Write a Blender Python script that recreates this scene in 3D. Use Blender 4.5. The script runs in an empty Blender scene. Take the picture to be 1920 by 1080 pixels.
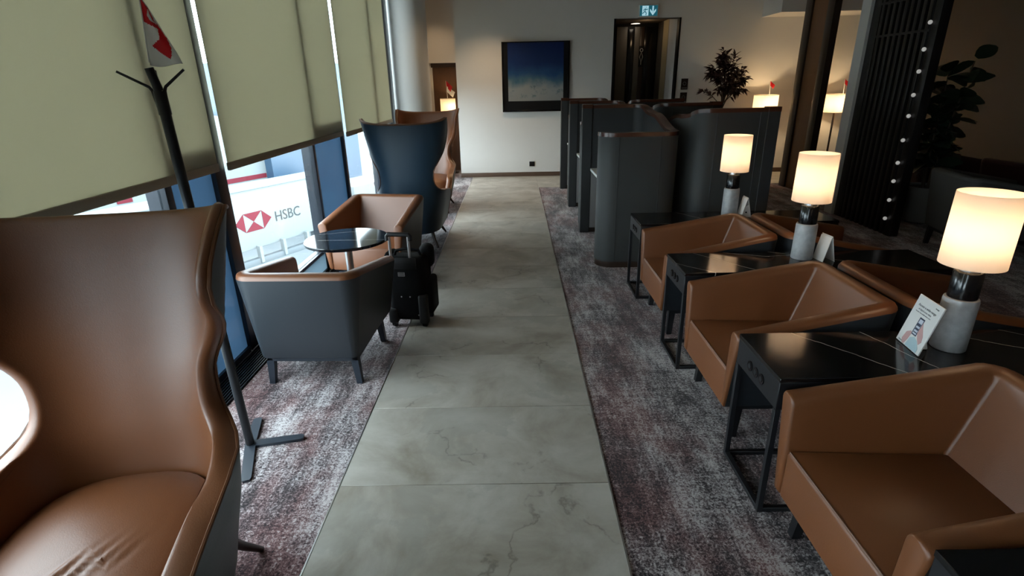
import bpy, bmesh, math, random
from mathutils import Vector, Matrix
random.seed(7)
SC = bpy.context.scene
COL = SC.collection
PI = math.pi

# ------------------------------------------------------------------ camera
cam_d = bpy.data.cameras.new('camera')
cam = bpy.data.objects.new('camera', cam_d)
COL.objects.link(cam)
cam_d.sensor_width = 36.0
cam_d.lens = 36.0 * 1010.0 / 1920.0
cam_d.clip_start = 0.05
cam_d.clip_end = 300
pitch, yaw, roll = math.radians(20.760), math.radians(-0.567), math.radians(-1.15)
fw = Vector((math.sin(yaw) * math.cos(pitch), math.cos(yaw) * math.cos(pitch), -math.sin(pitch)))
r0 = Vector((math.cos(yaw), -math.sin(yaw), 0))
u0 = r0.cross(fw)
rr = r0 * math.cos(roll) + u0 * math.sin(roll)
uu = u0 * math.cos(roll) - r0 * math.sin(roll)
cam.matrix_world = Matrix(((rr.x, uu.x, -fw.x, 0), (rr.y, uu.y, -fw.y, 0), (rr.z, uu.z, -fw.z, 1.70), (0, 0, 0, 1)))
SC.camera = cam

# ------------------------------------------------------------------ world, lights, exposure
W = bpy.data.worlds.new('overcast_sky')
SC.world = W
W.use_nodes = True
bg = W.node_tree.nodes['Background']
bg.inputs['Color'].default_value = (0.86, 0.94, 1.0, 1)
bg.inputs['Strength'].default_value = 13.0
SC.view_settings.view_transform = 'Standard'
SC.view_settings.look = 'None'
SC.view_settings.gamma = 1
SC.view_settings.exposure = 0.0
SC.view_settings.use_curve_mapping = False


def lamp(name, kind, loc, power, color, size=0.1, rot=(0, 0, 0), spot=None):
    d = bpy.data.lights.new(name, kind)
    d.energy = power
    d.color = color
    if kind == 'AREA':
        d.size = size
    else:
        d.shadow_soft_size = size
    if spot:
        d.spot_size = spot
        d.spot_blend = 0.9
    o = bpy.data.objects.new(name, d)
    o.location = loc
    o.rotation_euler = rot
    COL.objects.link(o)
    return o


WARM = (1.0, 0.70, 0.40)
CEIL = 3.3
for i, (x, y) in enumerate(((-0.45, 9.7), (2.4, 6.2), (0.0, 3.2), (-1.5, 10.95), (-0.85, 8.1))):  # last two are added fills to brighten the alcove and the column
    lamp('ceiling_and_fill_spot', 'SPOT', (x, y, CEIL - 0.03), (95, 9, 9, 22, 26)[i], WARM, 0.05, (0, 0, 0), math.radians(110))
lamp('corridor_light', 'POINT', (2.6, 11.6, 2.66), 1.0, WARM, 0.05)


# ------------------------------------------------------------------ materials
def nn(t, typ, **kw):
    n = t.nodes.new(typ)
    for k, v in kw.items():
        setattr(n, k, v)
    return n


def mat(name, color, rough=0.5, metal=0.0, bump=0.0, bscale=60, vary=0.0, vscale=6, spec=0.5, coat=0.0, stretch=(1, 1, 1), emit=None, estr=1.0, sheen=0.0):
    m = bpy.data.materials.new(name)
    m.use_nodes = True
    t = m.node_tree
    b = t.nodes['Principled BSDF']
    b.inputs['Base Color'].default_value = (*color, 1)
    b.inputs['Roughness'].default_value = rough
    b.inputs['Metallic'].default_value = metal
    b.inputs['Specular IOR Level'].default_value = spec
    b.inputs['Coat Weight'].default_value = coat
    b.inputs['Sheen Weight'].default_value = sheen
    if emit:
        b.inputs['Emission Color'].default_value = (*emit, 1)
        b.inputs['Emission Strength'].default_value = estr
    tc = nn(t, 'ShaderNodeTexCoord')
    mp = nn(t, 'ShaderNodeMapping')
    mp.inputs['Scale'].default_value = stretch
    t.links.new(tc.outputs['Object'], mp.inputs['Vector'])
    if vary > 0:
        nz = nn(t, 'ShaderNodeTexNoise')
        nz.inputs['Scale'].default_value = vscale
        nz.inputs['Detail'].default_value = 5
        t.links.new(mp.outputs[0], nz.inputs['Vector'])
        mx = nn(t, 'ShaderNodeMix', data_type='RGBA')
        mx.inputs['A'].default_value = (*[c * (1 - vary) for c in color], 1)
        mx.inputs['B'].default_value = (*[min(1, c * (1 + vary)) for c in color], 1)
        t.links.new(nz.outputs[0], mx.inputs['Factor'])
        t.links.new(mx.outputs['Result'], b.inputs['Base Color'])
    if bump > 0:
        n2 = nn(t, 'ShaderNodeTexNoise')
        n2.inputs['Scale'].default_value = bscale
        n2.inputs['Detail'].default_value = 3
        t.links.new(mp.outputs[0], n2.inputs['Vector'])
        bp = nn(t, 'ShaderNodeBump')
        bp.inputs['Strength'].default_value = bump
        bp.inputs['Distance'].default_value = 0.004
        t.links.new(n2.outputs[0], bp.inputs['Height'])
        t.links.new(bp.outputs[0], b.inputs['Normal'])
    return m


def ramp(t, src, stops):
    r = nn(t, 'ShaderNodeValToRGB')
    while len(r.color_ramp.elements) < len(stops):
        r.color_ramp.elements.new(0.5)
    for e, (p, c) in zip(r.color_ramp.elements, stops):
        e.position = p
        e.color = (*c, 1) if len(c) == 3 else c
    t.links.new(src, r.inputs[0])
    return r


def carpet_mat():
    m = mat('carpet_plum_grey', (0.1, 0.08, 0.09), 0.95, spec=0.1, sheen=0.2)
    t = m.node_tree
    b = t.nodes['Principled BSDF']
    tc = nn(t, 'ShaderNodeTexCoord')

    def noise(scale, st, detail=4, rough=0.6, dist=0.0):
        mp = nn(t, 'ShaderNodeMapping')
        mp.inputs['Scale'].default_value = st
        t.links.new(tc.outputs['Object'], mp.inputs['Vector'])
        n = nn(t, 'ShaderNodeTexNoise')
        n.inputs['Scale'].default_value = scale
        n.inputs['Detail'].default_value = detail
        n.inputs['Roughness'].default_value = rough
        n.inputs['Distortion'].default_value = dist
        t.links.new(mp.outputs[0], n.inputs['Vector'])
        return n
    big = noise(3.2, (1.6, 0.55, 1), 6, 0.65)
    hue = noise(2.1, (1.2, 0.6, 1), 4, 0.6)
    fine = noise(95, (1.0, 1.0, 1), 3, 0.7, 0.8)
    streak = noise(16, (2.2, 0.35, 1), 4, 0.7)
    cross = noise(14, (0.3, 2.4, 1), 4, 0.7)
    # combine to one value
    a = nn(t, 'ShaderNodeMath', operation='MULTIPLY_ADD')
    t.links.new(fine.outputs[0], a.inputs[0]); a.inputs[1].default_value = 1.25
    t.links.new(big.outputs[0], a.inputs[2])
    c = nn(t, 'ShaderNodeMath', operation='MULTIPLY_ADD')
    t.links.new(streak.outputs[0], c.inputs[0]); c.inputs[1].default_value = 0.55
    t.links.new(a.outputs[0], c.inputs[2])
    d = nn(t, 'ShaderNodeMath', operation='MULTIPLY_ADD')
    t.links.new(cross.outputs[0], d.inputs[0]); d.inputs[1].default_value = 0.4
    t.links.new(c.outputs[0], d.inputs[2])
    e = nn(t, 'ShaderNodeMath', operation='MULTIPLY')
    t.links.new(d.outputs[0], e.inputs[0]); e.inputs[1].default_value = 1 / 3.2
    dark = ramp(t, e.outputs[0], [(0.43, (0.014, 0.011, 0.012)), (0.475, (0.085, 0.066, 0.070)), (0.515, (0.30, 0.26, 0.265)), (0.56, (0.55, 0.51, 0.51))])
    plum = ramp(t, e.outputs[0], [(0.43, (0.018, 0.010, 0.011)), (0.475, (0.085, 0.036, 0.038)), (0.530, (0.22, 0.125, 0.122)), (0.575, (0.46, 0.38, 0.37))])
    f = ramp(t, hue.outputs[0], [(0.43, (0, 0, 0)), (0.58, (1, 1, 1))])
    mx = nn(t, 'ShaderNodeMix', data_type='RGBA')
    t.links.new(f.outputs[0], mx.inputs['Factor'])
    t.links.new(dark.outputs[0], mx.inputs['A'])
    t.links.new(plum.outputs[0], mx.inputs['B'])
    t.links.new(mx.outputs['Result'], b.inputs['Base Color'])
    bp = nn(t, 'ShaderNodeBump')
    bp.inputs['Strength'].default_value = 0.7
    bp.inputs['Distance'].default_value = 0.006
    t.links.new(e.outputs[0], bp.inputs['Height'])
    t.links.new(bp.outputs[0], b.inputs['Normal'])
    return m


def stone_mat():
    m = mat('grey_stone', (0.4, 0.38, 0.35), 0.34, spec=0.45)
    t = m.node_tree
    b = t.nodes['Principled BSDF']
    ge = nn(t, 'ShaderNodeNewGeometry')
    oi = nn(t, 'ShaderNodeObjectInfo')
    sc = nn(t, 'ShaderNodeMath', operation='MULTIPLY'); sc.inputs[1].default_value = 37.0
    t.links.new(oi.outputs['Random'], sc.inputs[0])
    ad = nn(t, 'ShaderNodeVectorMath', operation='ADD')
    t.links.new(ge.outputs['Position'], ad.inputs[0])
    t.links.new(sc.outputs[0], ad.inputs[1])
    n1 = nn(t, 'ShaderNodeTexNoise'); n1.inputs['Scale'].default_value = 2.6; n1.inputs['Detail'].default_value = 8; n1.inputs['Roughness'].default_value = 0.62; n1.inputs['Distortion'].default_value = 0.5
    t.links.new(ad.outputs[0], n1.inputs['Vector'])
    col = ramp(t, n1.outputs[0], [(0.30, (0.27, 0.235, 0.19)), (0.45, (0.375, 0.34, 0.29)), (0.58, (0.45, 0.42, 0.37)), (0.72, (0.52, 0.49, 0.44))])
    # blotches with crisp borders
    n2 = nn(t, 'ShaderNodeTexNoise'); n2.inputs['Scale'].default_value = 1.7; n2.inputs['Detail'].default_value = 9; n2.inputs['Roughness'].default_value = 0.6
    t.links.new(ad.outputs[0], n2.inputs['Vector'])
    bl = ramp(t, n2.outputs[0], [(0.54, (0, 0, 0)), (0.56, (1, 1, 1))])
    mx = nn(t, 'ShaderNodeMix', data_type='RGBA')
    mu = nn(t, 'ShaderNodeMath', operation='MULTIPLY'); mu.inputs[1].default_value = 0.38
    t.links.new(bl.outputs[0], mu.inputs[0])
    t.links.new(mu.outputs[0], mx.inputs['Factor'])
    t.links.new(col.outputs[0], mx.inputs['A'])
    mx.inputs['B'].default_value = (0.30, 0.285, 0.25, 1)
    # hairline cracks
    vo = nn(t, 'ShaderNodeTexVoronoi', feature='DISTANCE_TO_EDGE'); vo.inputs['Scale'].default_value = 1.3
    n3 = nn(t, 'ShaderNodeTexNoise'); n3.inputs['Scale'].default_value = 5; n3.inputs['Detail'].default_value = 6
    t.links.new(ad.outputs[0], n3.inputs['Vector'])
    m3 = nn(t, 'ShaderNodeVectorMath', operation='SCALE'); m3.inputs['Scale'].default_value = 0.35
    t.links.new(n3.outputs['Color'], m3.inputs[0])
    a3 = nn(t, 'ShaderNodeVectorMath', operation='ADD')
    t.links.new(ad.outputs[0], a3.inputs[0]); t.links.new(m3.outputs[0], a3.inputs[1])
    t.links.new(a3.outputs[0], vo.inputs['Vector'])
    ck = ramp(t, vo.outputs['Distance'], [(0.0, (1, 1, 1)), (0.012, (0, 0, 0))])
    mk = ramp(t, n1.outputs[0], [(0.42, (1, 1, 1)), (0.50, (0, 0, 0))])
    m4 = nn(t, 'ShaderNodeMath', operation='MULTIPLY')
    t.links.new(ck.outputs[0], m4.inputs[0]); t.links.new(mk.outputs[0], m4.inputs[1])
    m5 = nn(t, 'ShaderNodeMath', operation='MULTIPLY'); m5.inputs[1].default_value = 0.55
    t.links.new(m4.outputs[0], m5.inputs[0])
    mx2 = nn(t, 'ShaderNodeMix', data_type='RGBA')
    t.links.new(m5.outputs[0], mx2.inputs['Factor'])
    t.links.new(mx.outputs['Result'], mx2.inputs['A'])
    mx2.inputs['B'].default_value = (0.10, 0.09, 0.075, 1)
    t.links.new(mx2.outputs['Result'], b.inputs['Base Color'])
    rr_ = nn(t, 'ShaderNodeMapRange'); rr_.inputs['To Min'].default_value = 0.28; rr_.inputs['To Max'].default_value = 0.5
    t.links.new(n2.outputs[0], rr_.inputs['Value'])
    t.links.new(rr_.outputs[0], b.inputs['Roughness'])
    bp = nn(t, 'ShaderNodeBump'); bp.inputs['Strength'].default_value = 0.06; bp.inputs['Distance'].default_value = 0.004
    t.links.new(n1.outputs[0], bp.inputs['Height'])
    t.links.new(bp.outputs[0], b.inputs['Normal'])
    return m


def vein_mat(name, lines, base=(0.008, 0.008, 0.009), rough=0.12, vein=(0.55, 0.52, 0.47)):
    """polished black marble with thin pale veins along the given lines (x0,y0,x1,y1,width) in object space"""
    m = mat(name, base, rough, spec=0.55)
    t = m.node_tree
    b = t.nodes['Principled BSDF']
    tc = nn(t, 'ShaderNodeTexCoord')
    sx = nn(t, 'ShaderNodeSeparateXYZ')
    t.links.new(tc.outputs['Object'], sx.inputs[0])
    nz = nn(t, 'ShaderNodeTexNoise'); nz.inputs['Scale'].default_value = 9; nz.inputs['Detail'].default_value = 5
    t.links.new(tc.outputs['Object'], nz.inputs['Vector'])
    last = None

    def M(op, a, bb, c=None):
        n = nn(t, 'ShaderNodeMath', operation=op)
        for i, v in enumerate((a, bb, c)):
            if v is None:
                continue
            if isinstance(v, (int, float)):
                n.inputs[i].default_value = v
            else:
                t.links.new(v, n.inputs[i])
        return n.outputs[0]
    for (x0, y0, x1, y1, w) in lines:
        L = math.hypot(x1 - x0, y1 - y0)
        dx, dy = (x1 - x0) / L, (y1 - y0) / L
        s = M('MULTIPLY_ADD', sx.outputs[0], -dy, dy * x0 - dx * y0)
        s = M('MULTIPLY_ADD', sx.outputs[1], dx, s)
        s = M('MULTIPLY_ADD', nz.outputs[0], 0.03, M('SUBTRACT', s, 0.015))
        s = M('ABSOLUTE', s, None)
        s = M('LESS_THAN', s, w)
        u = M('MULTIPLY_ADD', sx.outputs[0], dx, -dx * x0 - dy * y0)
        u = M('MULTIPLY_ADD', sx.outputs[1], dy, u)
        s = M('MULTIPLY', s, M('GREATER_THAN', u, 0.0))
        s = M('MULTIPLY', s, M('LESS_THAN', u, L))
        last = s if last is None else M('MAXIMUM', last, s)
    mx = nn(t, 'ShaderNodeMix', data_type='RGBA')
    t.links.new(last, mx.inputs['Factor'])
    mx.inputs['A'].default_value = (*base, 1)
    mx.inputs['B'].default_value = (*vein, 1)
    t.links.new(mx.outputs['Result'], b.inputs['Base Color'])
    return m


def glass_mat(name, tint, fac=0.08):
    m = bpy.data.materials.new(name)
    m.use_nodes = True
    t = m.node_tree
    t.nodes.clear()
    out = nn(t, 'ShaderNodeOutputMaterial')
    tr = nn(t, 'ShaderNodeBsdfTransparent'); tr.inputs[0].default_value = (*tint, 1)
    gl = nn(t, 'ShaderNodeBsdfGlossy'); gl.inputs['Roughness'].default_value = 0.02
    lw = nn(t, 'ShaderNodeLayerWeight'); lw.inputs['Blend'].default_value = 0.5
    pw = nn(t, 'ShaderNodeMath', operation='POWER'); pw.inputs[1].default_value = 5.0
    t.links.new(lw.outputs['Facing'], pw.inputs[0])
    fr = nn(t, 'ShaderNodeMath', operation='MULTIPLY_ADD'); fr.inputs[1].default_value = 0.6; fr.inputs[2].default_value = 0.03
    t.links.new(pw.outputs[0], fr.inputs[0])
    mx = nn(t, 'ShaderNodeMixShader')
    t.links.new(fr.outputs[0], mx.inputs[0])
    t.links.new(tr.outputs[0], mx.inputs[1])
    t.links.new(gl.outputs[0], mx.inputs[2])
    t.links.new(mx.outputs[0], out.inputs[0])
    return m


def translucent_mat(name, dcol, tcol, see=0.0, gloss=0.0):
    m = bpy.data.materials.new(name)
    m.use_nodes = True
    t = m.node_tree
    t.nodes.clear()
    out = nn(t, 'ShaderNodeOutputMaterial')
    di = nn(t, 'ShaderNodeBsdfDiffuse'); di.inputs[0].default_value = (*dcol, 1)
    tl = nn(t, 'ShaderNodeBsdfTranslucent'); tl.inputs[0].default_value = (*tcol, 1)
    ad = nn(t, 'ShaderNodeAddShader')
    t.links.new(di.outputs[0], ad.inputs[0]); t.links.new(tl.outputs[0], ad.inputs[1])
    last = ad
    if gloss > 0:
        gg = nn(t, 'ShaderNodeBsdfGlossy'); gg.inputs['Roughness'].default_value = 0.05
        mg = nn(t, 'ShaderNodeMixShader'); mg.inputs[0].default_value = gloss
        t.links.new(ad.outputs[0], mg.inputs[1]); t.links.new(gg.outputs[0], mg.inputs[2])
        last = mg
    if see > 0:
        tr = nn(t, 'ShaderNodeBsdfTransparent')
        mx = nn(t, 'ShaderNodeMixShader'); mx.inputs[0].default_value = see
        t.links.new(last.outputs[0], mx.inputs[1]); t.links.new(tr.outputs[0], mx.inputs[2])
        last = mx
    t.links.new(last.outputs[0], out.inputs[0])
    return m


def art_mat():
    m = mat('blue_sea_print', (0.1, 0.2, 0.5), 0.25)
    t = m.node_tree
    b = t.nodes['Principled BSDF']
    tc = nn(t, 'ShaderNodeTexCoord')
    sx = nn(t, 'ShaderNodeSeparateXYZ')
    t.links.new(tc.outputs['Generated'], sx.inputs[0])
    nz = nn(t, 'ShaderNodeTexNoise'); nz.inputs['Scale'].default_value = 4; nz.inputs['Detail'].default_value = 7
    t.links.new(tc.outputs['Generated'], nz.inputs['Vector'])
    a = nn(t, 'ShaderNodeMath', operation='MULTIPLY_ADD'); a.inputs[1].default_value = 0.34
    t.links.new(nz.outputs[0], a.inputs[0])
    s = nn(t, 'ShaderNodeMath', operation='SUBTRACT'); s.inputs[1].default_value = 0.17
    t.links.new(sx.outputs[2], s.inputs[0]); t.links.new(s.outputs[0], a.inputs[2])
    r = ramp(t, a.outputs[0], [(0.0, (0.26, 0.27, 0.27)), (0.22, (0.27, 0.30, 0.31)), (0.36, (0.06, 0.14, 0.21)), (0.48, (0.022, 0.075, 0.20)), (0.68, (0.012, 0.035, 0.14)), (1.0, (0.010, 0.024, 0.11))])
    n2 = nn(t, 'ShaderNodeTexNoise'); n2.inputs['Scale'].default_value = 7; n2.inputs['Detail'].default_value = 6; n2.inputs['Roughness'].default_value = 0.7
    t.links.new(tc.outputs['Generated'], n2.inputs['Vector'])
    k = ramp(t, n2.outputs[0], [(0.54, (0, 0, 0)), (0.64, (1, 1, 1))])
    lo = ramp(t, sx.outputs[2], [(0.04, (0, 0, 0)), (0.10, (0.8, 0.8, 0.8)), (0.30, (0.8, 0.8, 0.8)), (0.44, (0, 0, 0))])
    mu = nn(t, 'ShaderNodeMath', operation='MULTIPLY')
    t.links.new(k.outputs[0], mu.inputs[0]); t.links.new(lo.outputs[0], mu.inputs[1])
    mx = nn(t, 'ShaderNodeMix', data_type='RGBA')
    t.links.new(mu.outputs[0], mx.inputs['Factor'])
    t.links.new(r.outputs[0], mx.inputs['A'])
    mx.inputs['B'].default_value = (0.07, 0.13, 0.16, 1)
    t.links.new(mx.outputs['Result'], b.inputs['Base Color'])
    return m


LEATHER = mat('tan_leather', (0.165, 0.054, 0.0165), 0.42, bump=0.10, bscale=260, vary=0.10, vscale=3.5, spec=0.68)
LEATHER_D = mat('tan_leather_piping', (0.13, 0.048, 0.018), 0.4)
GREYSKIN = mat('grey_leatherette', (0.022, 0.0265, 0.032), 0.42, bump=0.06, bscale=300, vary=0.05)
NAVY = mat('deep_blue_wool', (0.012, 0.036, 0.062), 0.5, bump=0.12, bscale=320, vary=0.08, sheen=0.15)
REDSKIN = mat('dark_red_fabric', (0.035, 0.007, 0.006), 0.6)
DARKSKIN = mat('charcoal_fabric', (0.06, 0.058, 0.055), 0.7)
STEELBLK = mat('black_steel', (0.012, 0.012, 0.014), 0.42, spec=0.4)
STEELBLUE = mat('dark_blue_steel', (0.018, 0.024, 0.034), 0.4)
DWOOD = mat('dark_stained_wood', (0.030, 0.015, 0.009), 0.35, vary=0.3, vscale=12, stretch=(8, 8, 1))
CAPWOOD = mat('walnut_cap', (0.085, 0.030, 0.017), 0.25, vary=0.3, vscale=9, stretch=(2, 9, 9))
PORTALWOOD = mat('brown_oak_veneer', (0.20, 0.088, 0.034), 0.4, vary=0.3, vscale=7, stretch=(9, 9, 0.6))
PANELWOOD = mat('dark_brown_veneer', (0.105, 0.050, 0.022), 0.4, vary=0.3, vscale=7, stretch=(9, 9, 0.6))
BOOTH = mat('slate_grey_felt', (0.037, 0.039, 0.038), 0.62, bump=0.15, bscale=220, vary=0.06, sheen=0.1)
BOOTHIN = mat('charcoal_felt', (0.030, 0.031, 0.032), 0.7, bump=0.15, bscale=220)
WHITE = mat('white_laminate', (0.72, 0.72, 0.70), 0.35)
DESKSIDE = mat('pale_grey_laminate', (0.26, 0.245, 0.245), 0.5)
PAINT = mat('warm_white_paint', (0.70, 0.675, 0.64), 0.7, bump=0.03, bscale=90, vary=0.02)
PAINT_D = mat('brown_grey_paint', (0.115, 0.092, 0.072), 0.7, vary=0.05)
CEILM = mat('ceiling_paint', (0.42, 0.41, 0.40), 0.8)
BASEB = mat('brown_baseboard', (0.095, 0.055, 0.035), 0.45, vary=0.2, vscale=10)
BLACK = mat('matt_black', (0.007, 0.007, 0.008), 0.5, spec=0.2)
BLACKGLOSS = mat('gloss_black', (0.006, 0.006, 0.007), 0.16, spec=0.5)
CHROME = mat('brushed_aluminium', (0.66, 0.66, 0.67), 0.28, 1.0)
BAGCLOTH = mat('black_nylon', (0.005, 0.005, 0.006), 0.75, bump=0.3, bscale=400, spec=0.15)
BAGGREY = mat('dark_grey_rubber', (0.013, 0.013, 0.014), 0.55, spec=0.3)
FRAMEM = mat('window_frame_black', (0.010, 0.013, 0.020), 0.35)

MARBLEW = mat('white_marble', (0.38, 0.38, 0.385), 0.35, vary=0.35, vscale=34)
RED = mat('flag_red', (0.62, 0.02, 0.03), 0.6)
CLOTHW = mat('flag_white', (0.75, 0.74, 0.72), 0.7)
SIGNW = mat('bridge_white', (0.165, 0.182, 0.185), 0.7, spec=0.2)
SIGNRED = mat('logo_red', (0.105, 0.010, 0.018), 0.7, spec=0.2)
SIGNINK = mat('lettering_grey', (0.010, 0.012, 0.013), 0.6)
INK = mat('printed_grey', (0.055, 0.055, 0.06), 0.5)
OUTBLUE = mat('blue_glass_wall', (0.03, 0.06, 0.10), 0.25, vary=0.15, vscale=0.3)
OUTGREY = mat('outdoor_grey', (0.085, 0.10, 0.11), 0.7)
CONCRETE = mat('apron_concrete', (0.115, 0.128, 0.135), 0.85, vary=0.08, vscale=0.2)
SLATM = mat('black_slat', (0.009, 0.008, 0.008), 0.4)
LEAFRED = mat('plum_leaf', (0.050, 0.014, 0.016), 0.5, vary=0.3, vscale=8)
LEAFGRN = mat('dark_green_leaf', (0.016, 0.034, 0.018), 0.45, vary=0.3, vscale=8)
BARK = mat('brown_bark', (0.06, 0.04, 0.028), 0.8, bump=0.4, bscale=80)
SOIL = mat('potting_soil', (0.02, 0.014, 0.01), 0.95, bump=0.6, bscale=60)
POTM = mat('grey_pot', (0.20, 0.19, 0.18), 0.6)
CARPET = carpet_mat()
STONE = stone_mat()
GLASS = glass_mat('window_glass', (0.90, 0.955, 0.965))
SILLGLASS = translucent_mat('pale_blue_spandrel', (0.12, 0.16, 0.19), (0.050, 0.070, 0.085), 0.0, 0.10)
BLUEPANEL = translucent_mat('steel_blue_glass', (0.03, 0.045, 0.06), (0.0105, 0.021, 0.036), 0.0, 0.05)
BLIND = translucent_mat('beige_blind_cloth', (0.30, 0.28, 0.21), (0.190, 0.177, 0.136), 0.010)
BLINDBAR = mat('beige_blind_bar', (0.34, 0.295, 0.215), 0.6)
SHADE = translucent_mat('cream_lampshade', (0.46, 0.42, 0.37), (0.46, 0.43, 0.40))
BULB = mat('warm_bulb', (1, 0.9, 0.7), 0.4, emit=(1.0, 0.78, 0.5), estr=6)
DOT = mat('frosted_bulb', (0.7, 0.7, 0.68), 0.5, emit=(0.9, 0.88, 0.84), estr=0.28)
DOWNL = mat('downlight_glow', (1, 1, 1), 0.5, emit=(1.0, 0.86, 0.68), estr=4)
EXITG = mat('exit_green', (0.01, 0.09, 0.11), 0.4, emit=(0.012, 0.11, 0.15), estr=0.7)
EXITW = mat('exit_white', (0.5, 0.7, 0.75), 0.4, emit=(0.40, 0.68, 0.80), estr=0.75)
CREAMPANEL = mat('cream_panel', (0.55, 0.46, 0.28), 0.5)  # even cream colour of the corridor panel
GREYPANEL = mat('grey_door_panel', (0.13, 0.115, 0.095), 0.5)
CARDW = mat('card_white', (0.72, 0.70, 0.68), 0.5)
CARDPINK = mat('printed_pink', (0.55, 0.32, 0.31), 0.5)
CARDBLUE = mat('printed_blue', (0.42, 0.55, 0.60), 0.5)
CARDINK = mat('printed_navy', (0.035, 0.045, 0.085), 0.5)
CARDLIGHT = mat('printed_screen', (0.55, 0.58, 0.66), 0.5)


# ------------------------------------------------------------------ mesh helpers
def box(bm, a, b, bev=0.0, seg=2):
    r = bmesh.ops.create_cube(bm, size=1)
    vs = r['verts']
    for v in vs:
        v.co = Vector([a[i] + (v.co[i] + 0.5) * (b[i] - a[i]) for i in range(3)])
    if bev > 0:
        es = list({e for v in vs for e in v.link_edges})
        bmesh.ops.bevel(bm, geom=es, offset=bev, segments=seg, affect='EDGES', profile=0.5)


def prism(bm, poly, z0, z1, axis='z'):
    """extruded polygon; poly in the plane perpendicular to axis"""
    def P(p, h):
        if axis == 'z':
            return Vector((p[0], p[1], h))
        if axis == 'y':
            return Vector((p[0], h, p[1]))
        return Vector((h, p[0], p[1]))
    lo = [bm.verts.new(P(p, z0)) for p in poly]
    hi = [bm.verts.new(P(p, z1)) for p in poly]
    n = len(poly)
    bm.faces.new(lo[::-1]); bm.faces.new(hi)
    for i in range(n):
        bm.faces.new((lo[i], lo[(i + 1) % n], hi[(i + 1) % n], hi[i]))


def tube(bm, pts, r, n=8, cap=True, closed=False):
    pts = [Vector(p) for p in pts]
    rs = r if isinstance(r, (list, tuple)) else [r] * len(pts)
    rings = []
    prev = None
    N = len(pts)
    for i, p in enumerate(pts):
        if closed:
            d = (pts[(i + 1) % N] - pts[i - 1]).normalized()
        else:
            d = (pts[min(i + 1, N - 1)] - pts[max(i - 1, 0)]).normalized()
        if prev is None:
            ref = Vector((0, 0, 1)) if abs(d.z) < 0.9 else Vector((1, 0, 0))
            x = d.cross(ref).normalized()
        else:
            x = (prev - d * prev.dot(d)).normalized()
        prev = x
        y = d.cross(x)
        rings.append([bm.verts.new(p + (x * math.cos(2 * PI * k / n) + y * math.sin(2 * PI * k / n)) * rs[i]) for k in range(n)])
    for i in range(N if closed else N - 1):
        A, B = rings[i], rings[(i + 1) % N]
        for k in range(n):
            bm.faces.new((A[k], A[(k + 1) % n], B[(k + 1) % n], B[k]))
    if cap and not closed:
        bm.faces.new(rings[0][::-1]); bm.faces.new(rings[-1])


def lathe(bm, prof, n=32, c=(0, 0), cap=True):
    rings = []
    for (r, z) in prof:
        rings.append([bm.verts.new((c[0] + r * math.cos(2 * PI * k / n), c[1] + r * math.sin(2 * PI * k / n), z)) for k in range(n)])
    for A, B in zip(rings, rings[1:]):
        for k in range(n):
            bm.faces.new((A[k], A[(k + 1) % n], B[(k + 1) % n], B[k]))
    if cap:
        bm.faces.new(rings[0][::-1]); bm.faces.new(rings[-1])


def sphere(bm, c, r, seg=12, sc=(1, 1, 1)):
    M = Matrix.Translation(c) @ Matrix.Diagonal((r * sc[0], r * sc[1], r * sc[2], 1))
    bmesh.ops.create_uvsphere(bm, u_segments=seg, v_segments=max(6, seg // 2), radius=1, matrix=M)


def loft(bm, rows, close=False):
    """rows of equal length point lists -> quad strip grid; returns vert rows"""
    V = [[bm.verts.new(p) for p in r] for r in rows]
    for A, B in zip(V, V[1:]):
        m = len(A)
        for k in range(m if close else m - 1):
            bm.faces.new((A[k], A[(k + 1) % m], B[(k + 1) % m], B[k]))
    return V


def obj(name, bm, m, parent=None, smooth=True, angle=38, loc=None, rot=None):
    bmesh.ops.recalc_face_normals(bm, faces=bm.faces[:])
    me = bpy.data.meshes.new(name)
    if smooth:
        for f in bm.faces:
            f.smooth = True
        for e in bm.edges:
            if len(e.link_faces) == 2 and e.calc_face_angle(0) > math.radians(angle):
                e.smooth = False
    bm.to_mesh(me)
    bm.free()
    mats = m if isinstance(m, (list, tuple)) else [m]
    for x in mats:
        me.materials.append(x)
    o = bpy.data.objects.new(name, me)
    COL.objects.link(o)
    if parent:
        o.parent = parent
    if loc:
        o.location = loc
    if rot:
        o.rotation_euler = rot
    return o


def B():
    return bmesh.new()


def boxobj(name, a, b, m, parent=None, bev=0.0, seg=2):
    bm = B()
    box(bm, a, b, bev, seg)
    return obj(name, bm, m, parent)


def tag(o, label, cat, group=None, kind=None):
    o['label'] = label
    o['category'] = cat
    if group:
        o['group'] = group
    if kind:
        o['kind'] = kind
    return o


def thing(name, label, cat, loc=(0, 0, 0), rz=0.0, group=None):
    o = bpy.data.objects.new(name, None)
    o.empty_display_size = 0.1
    COL.objects.link(o)
    o.location = loc
    o.rotation_euler = (0, 0, rz)
    return tag(o, label, cat, group)


def struct(o, label=None):
    o['kind'] = 'structure'
    if label:
        o['label'] = label
    return o


def sempty(name, loc=(0, 0, 0), rz=0):
    o = bpy.data.objects.new(name, None)
    COL.objects.link(o)
    o.location = loc
    o.rotation_euler = (0, 0, rz)
    o['kind'] = 'structure'
    return o


def dup(root, loc, rz, label, group=None, scale=None):
    r = root.copy()
    COL.objects.link(r)
    r.location = loc
    r.rotation_euler = (0, 0, rz)
    r['label'] = label
    if group:
        r['group'] = group
    if scale:
        r.scale = (scale,) * 3

    def rec(src, dst):
        for ch in list(src.children):
            c = ch.copy()
            COL.objects.link(c)
            c.parent = dst
            rec(ch, c)
    rec(root, r)
    return r


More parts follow.
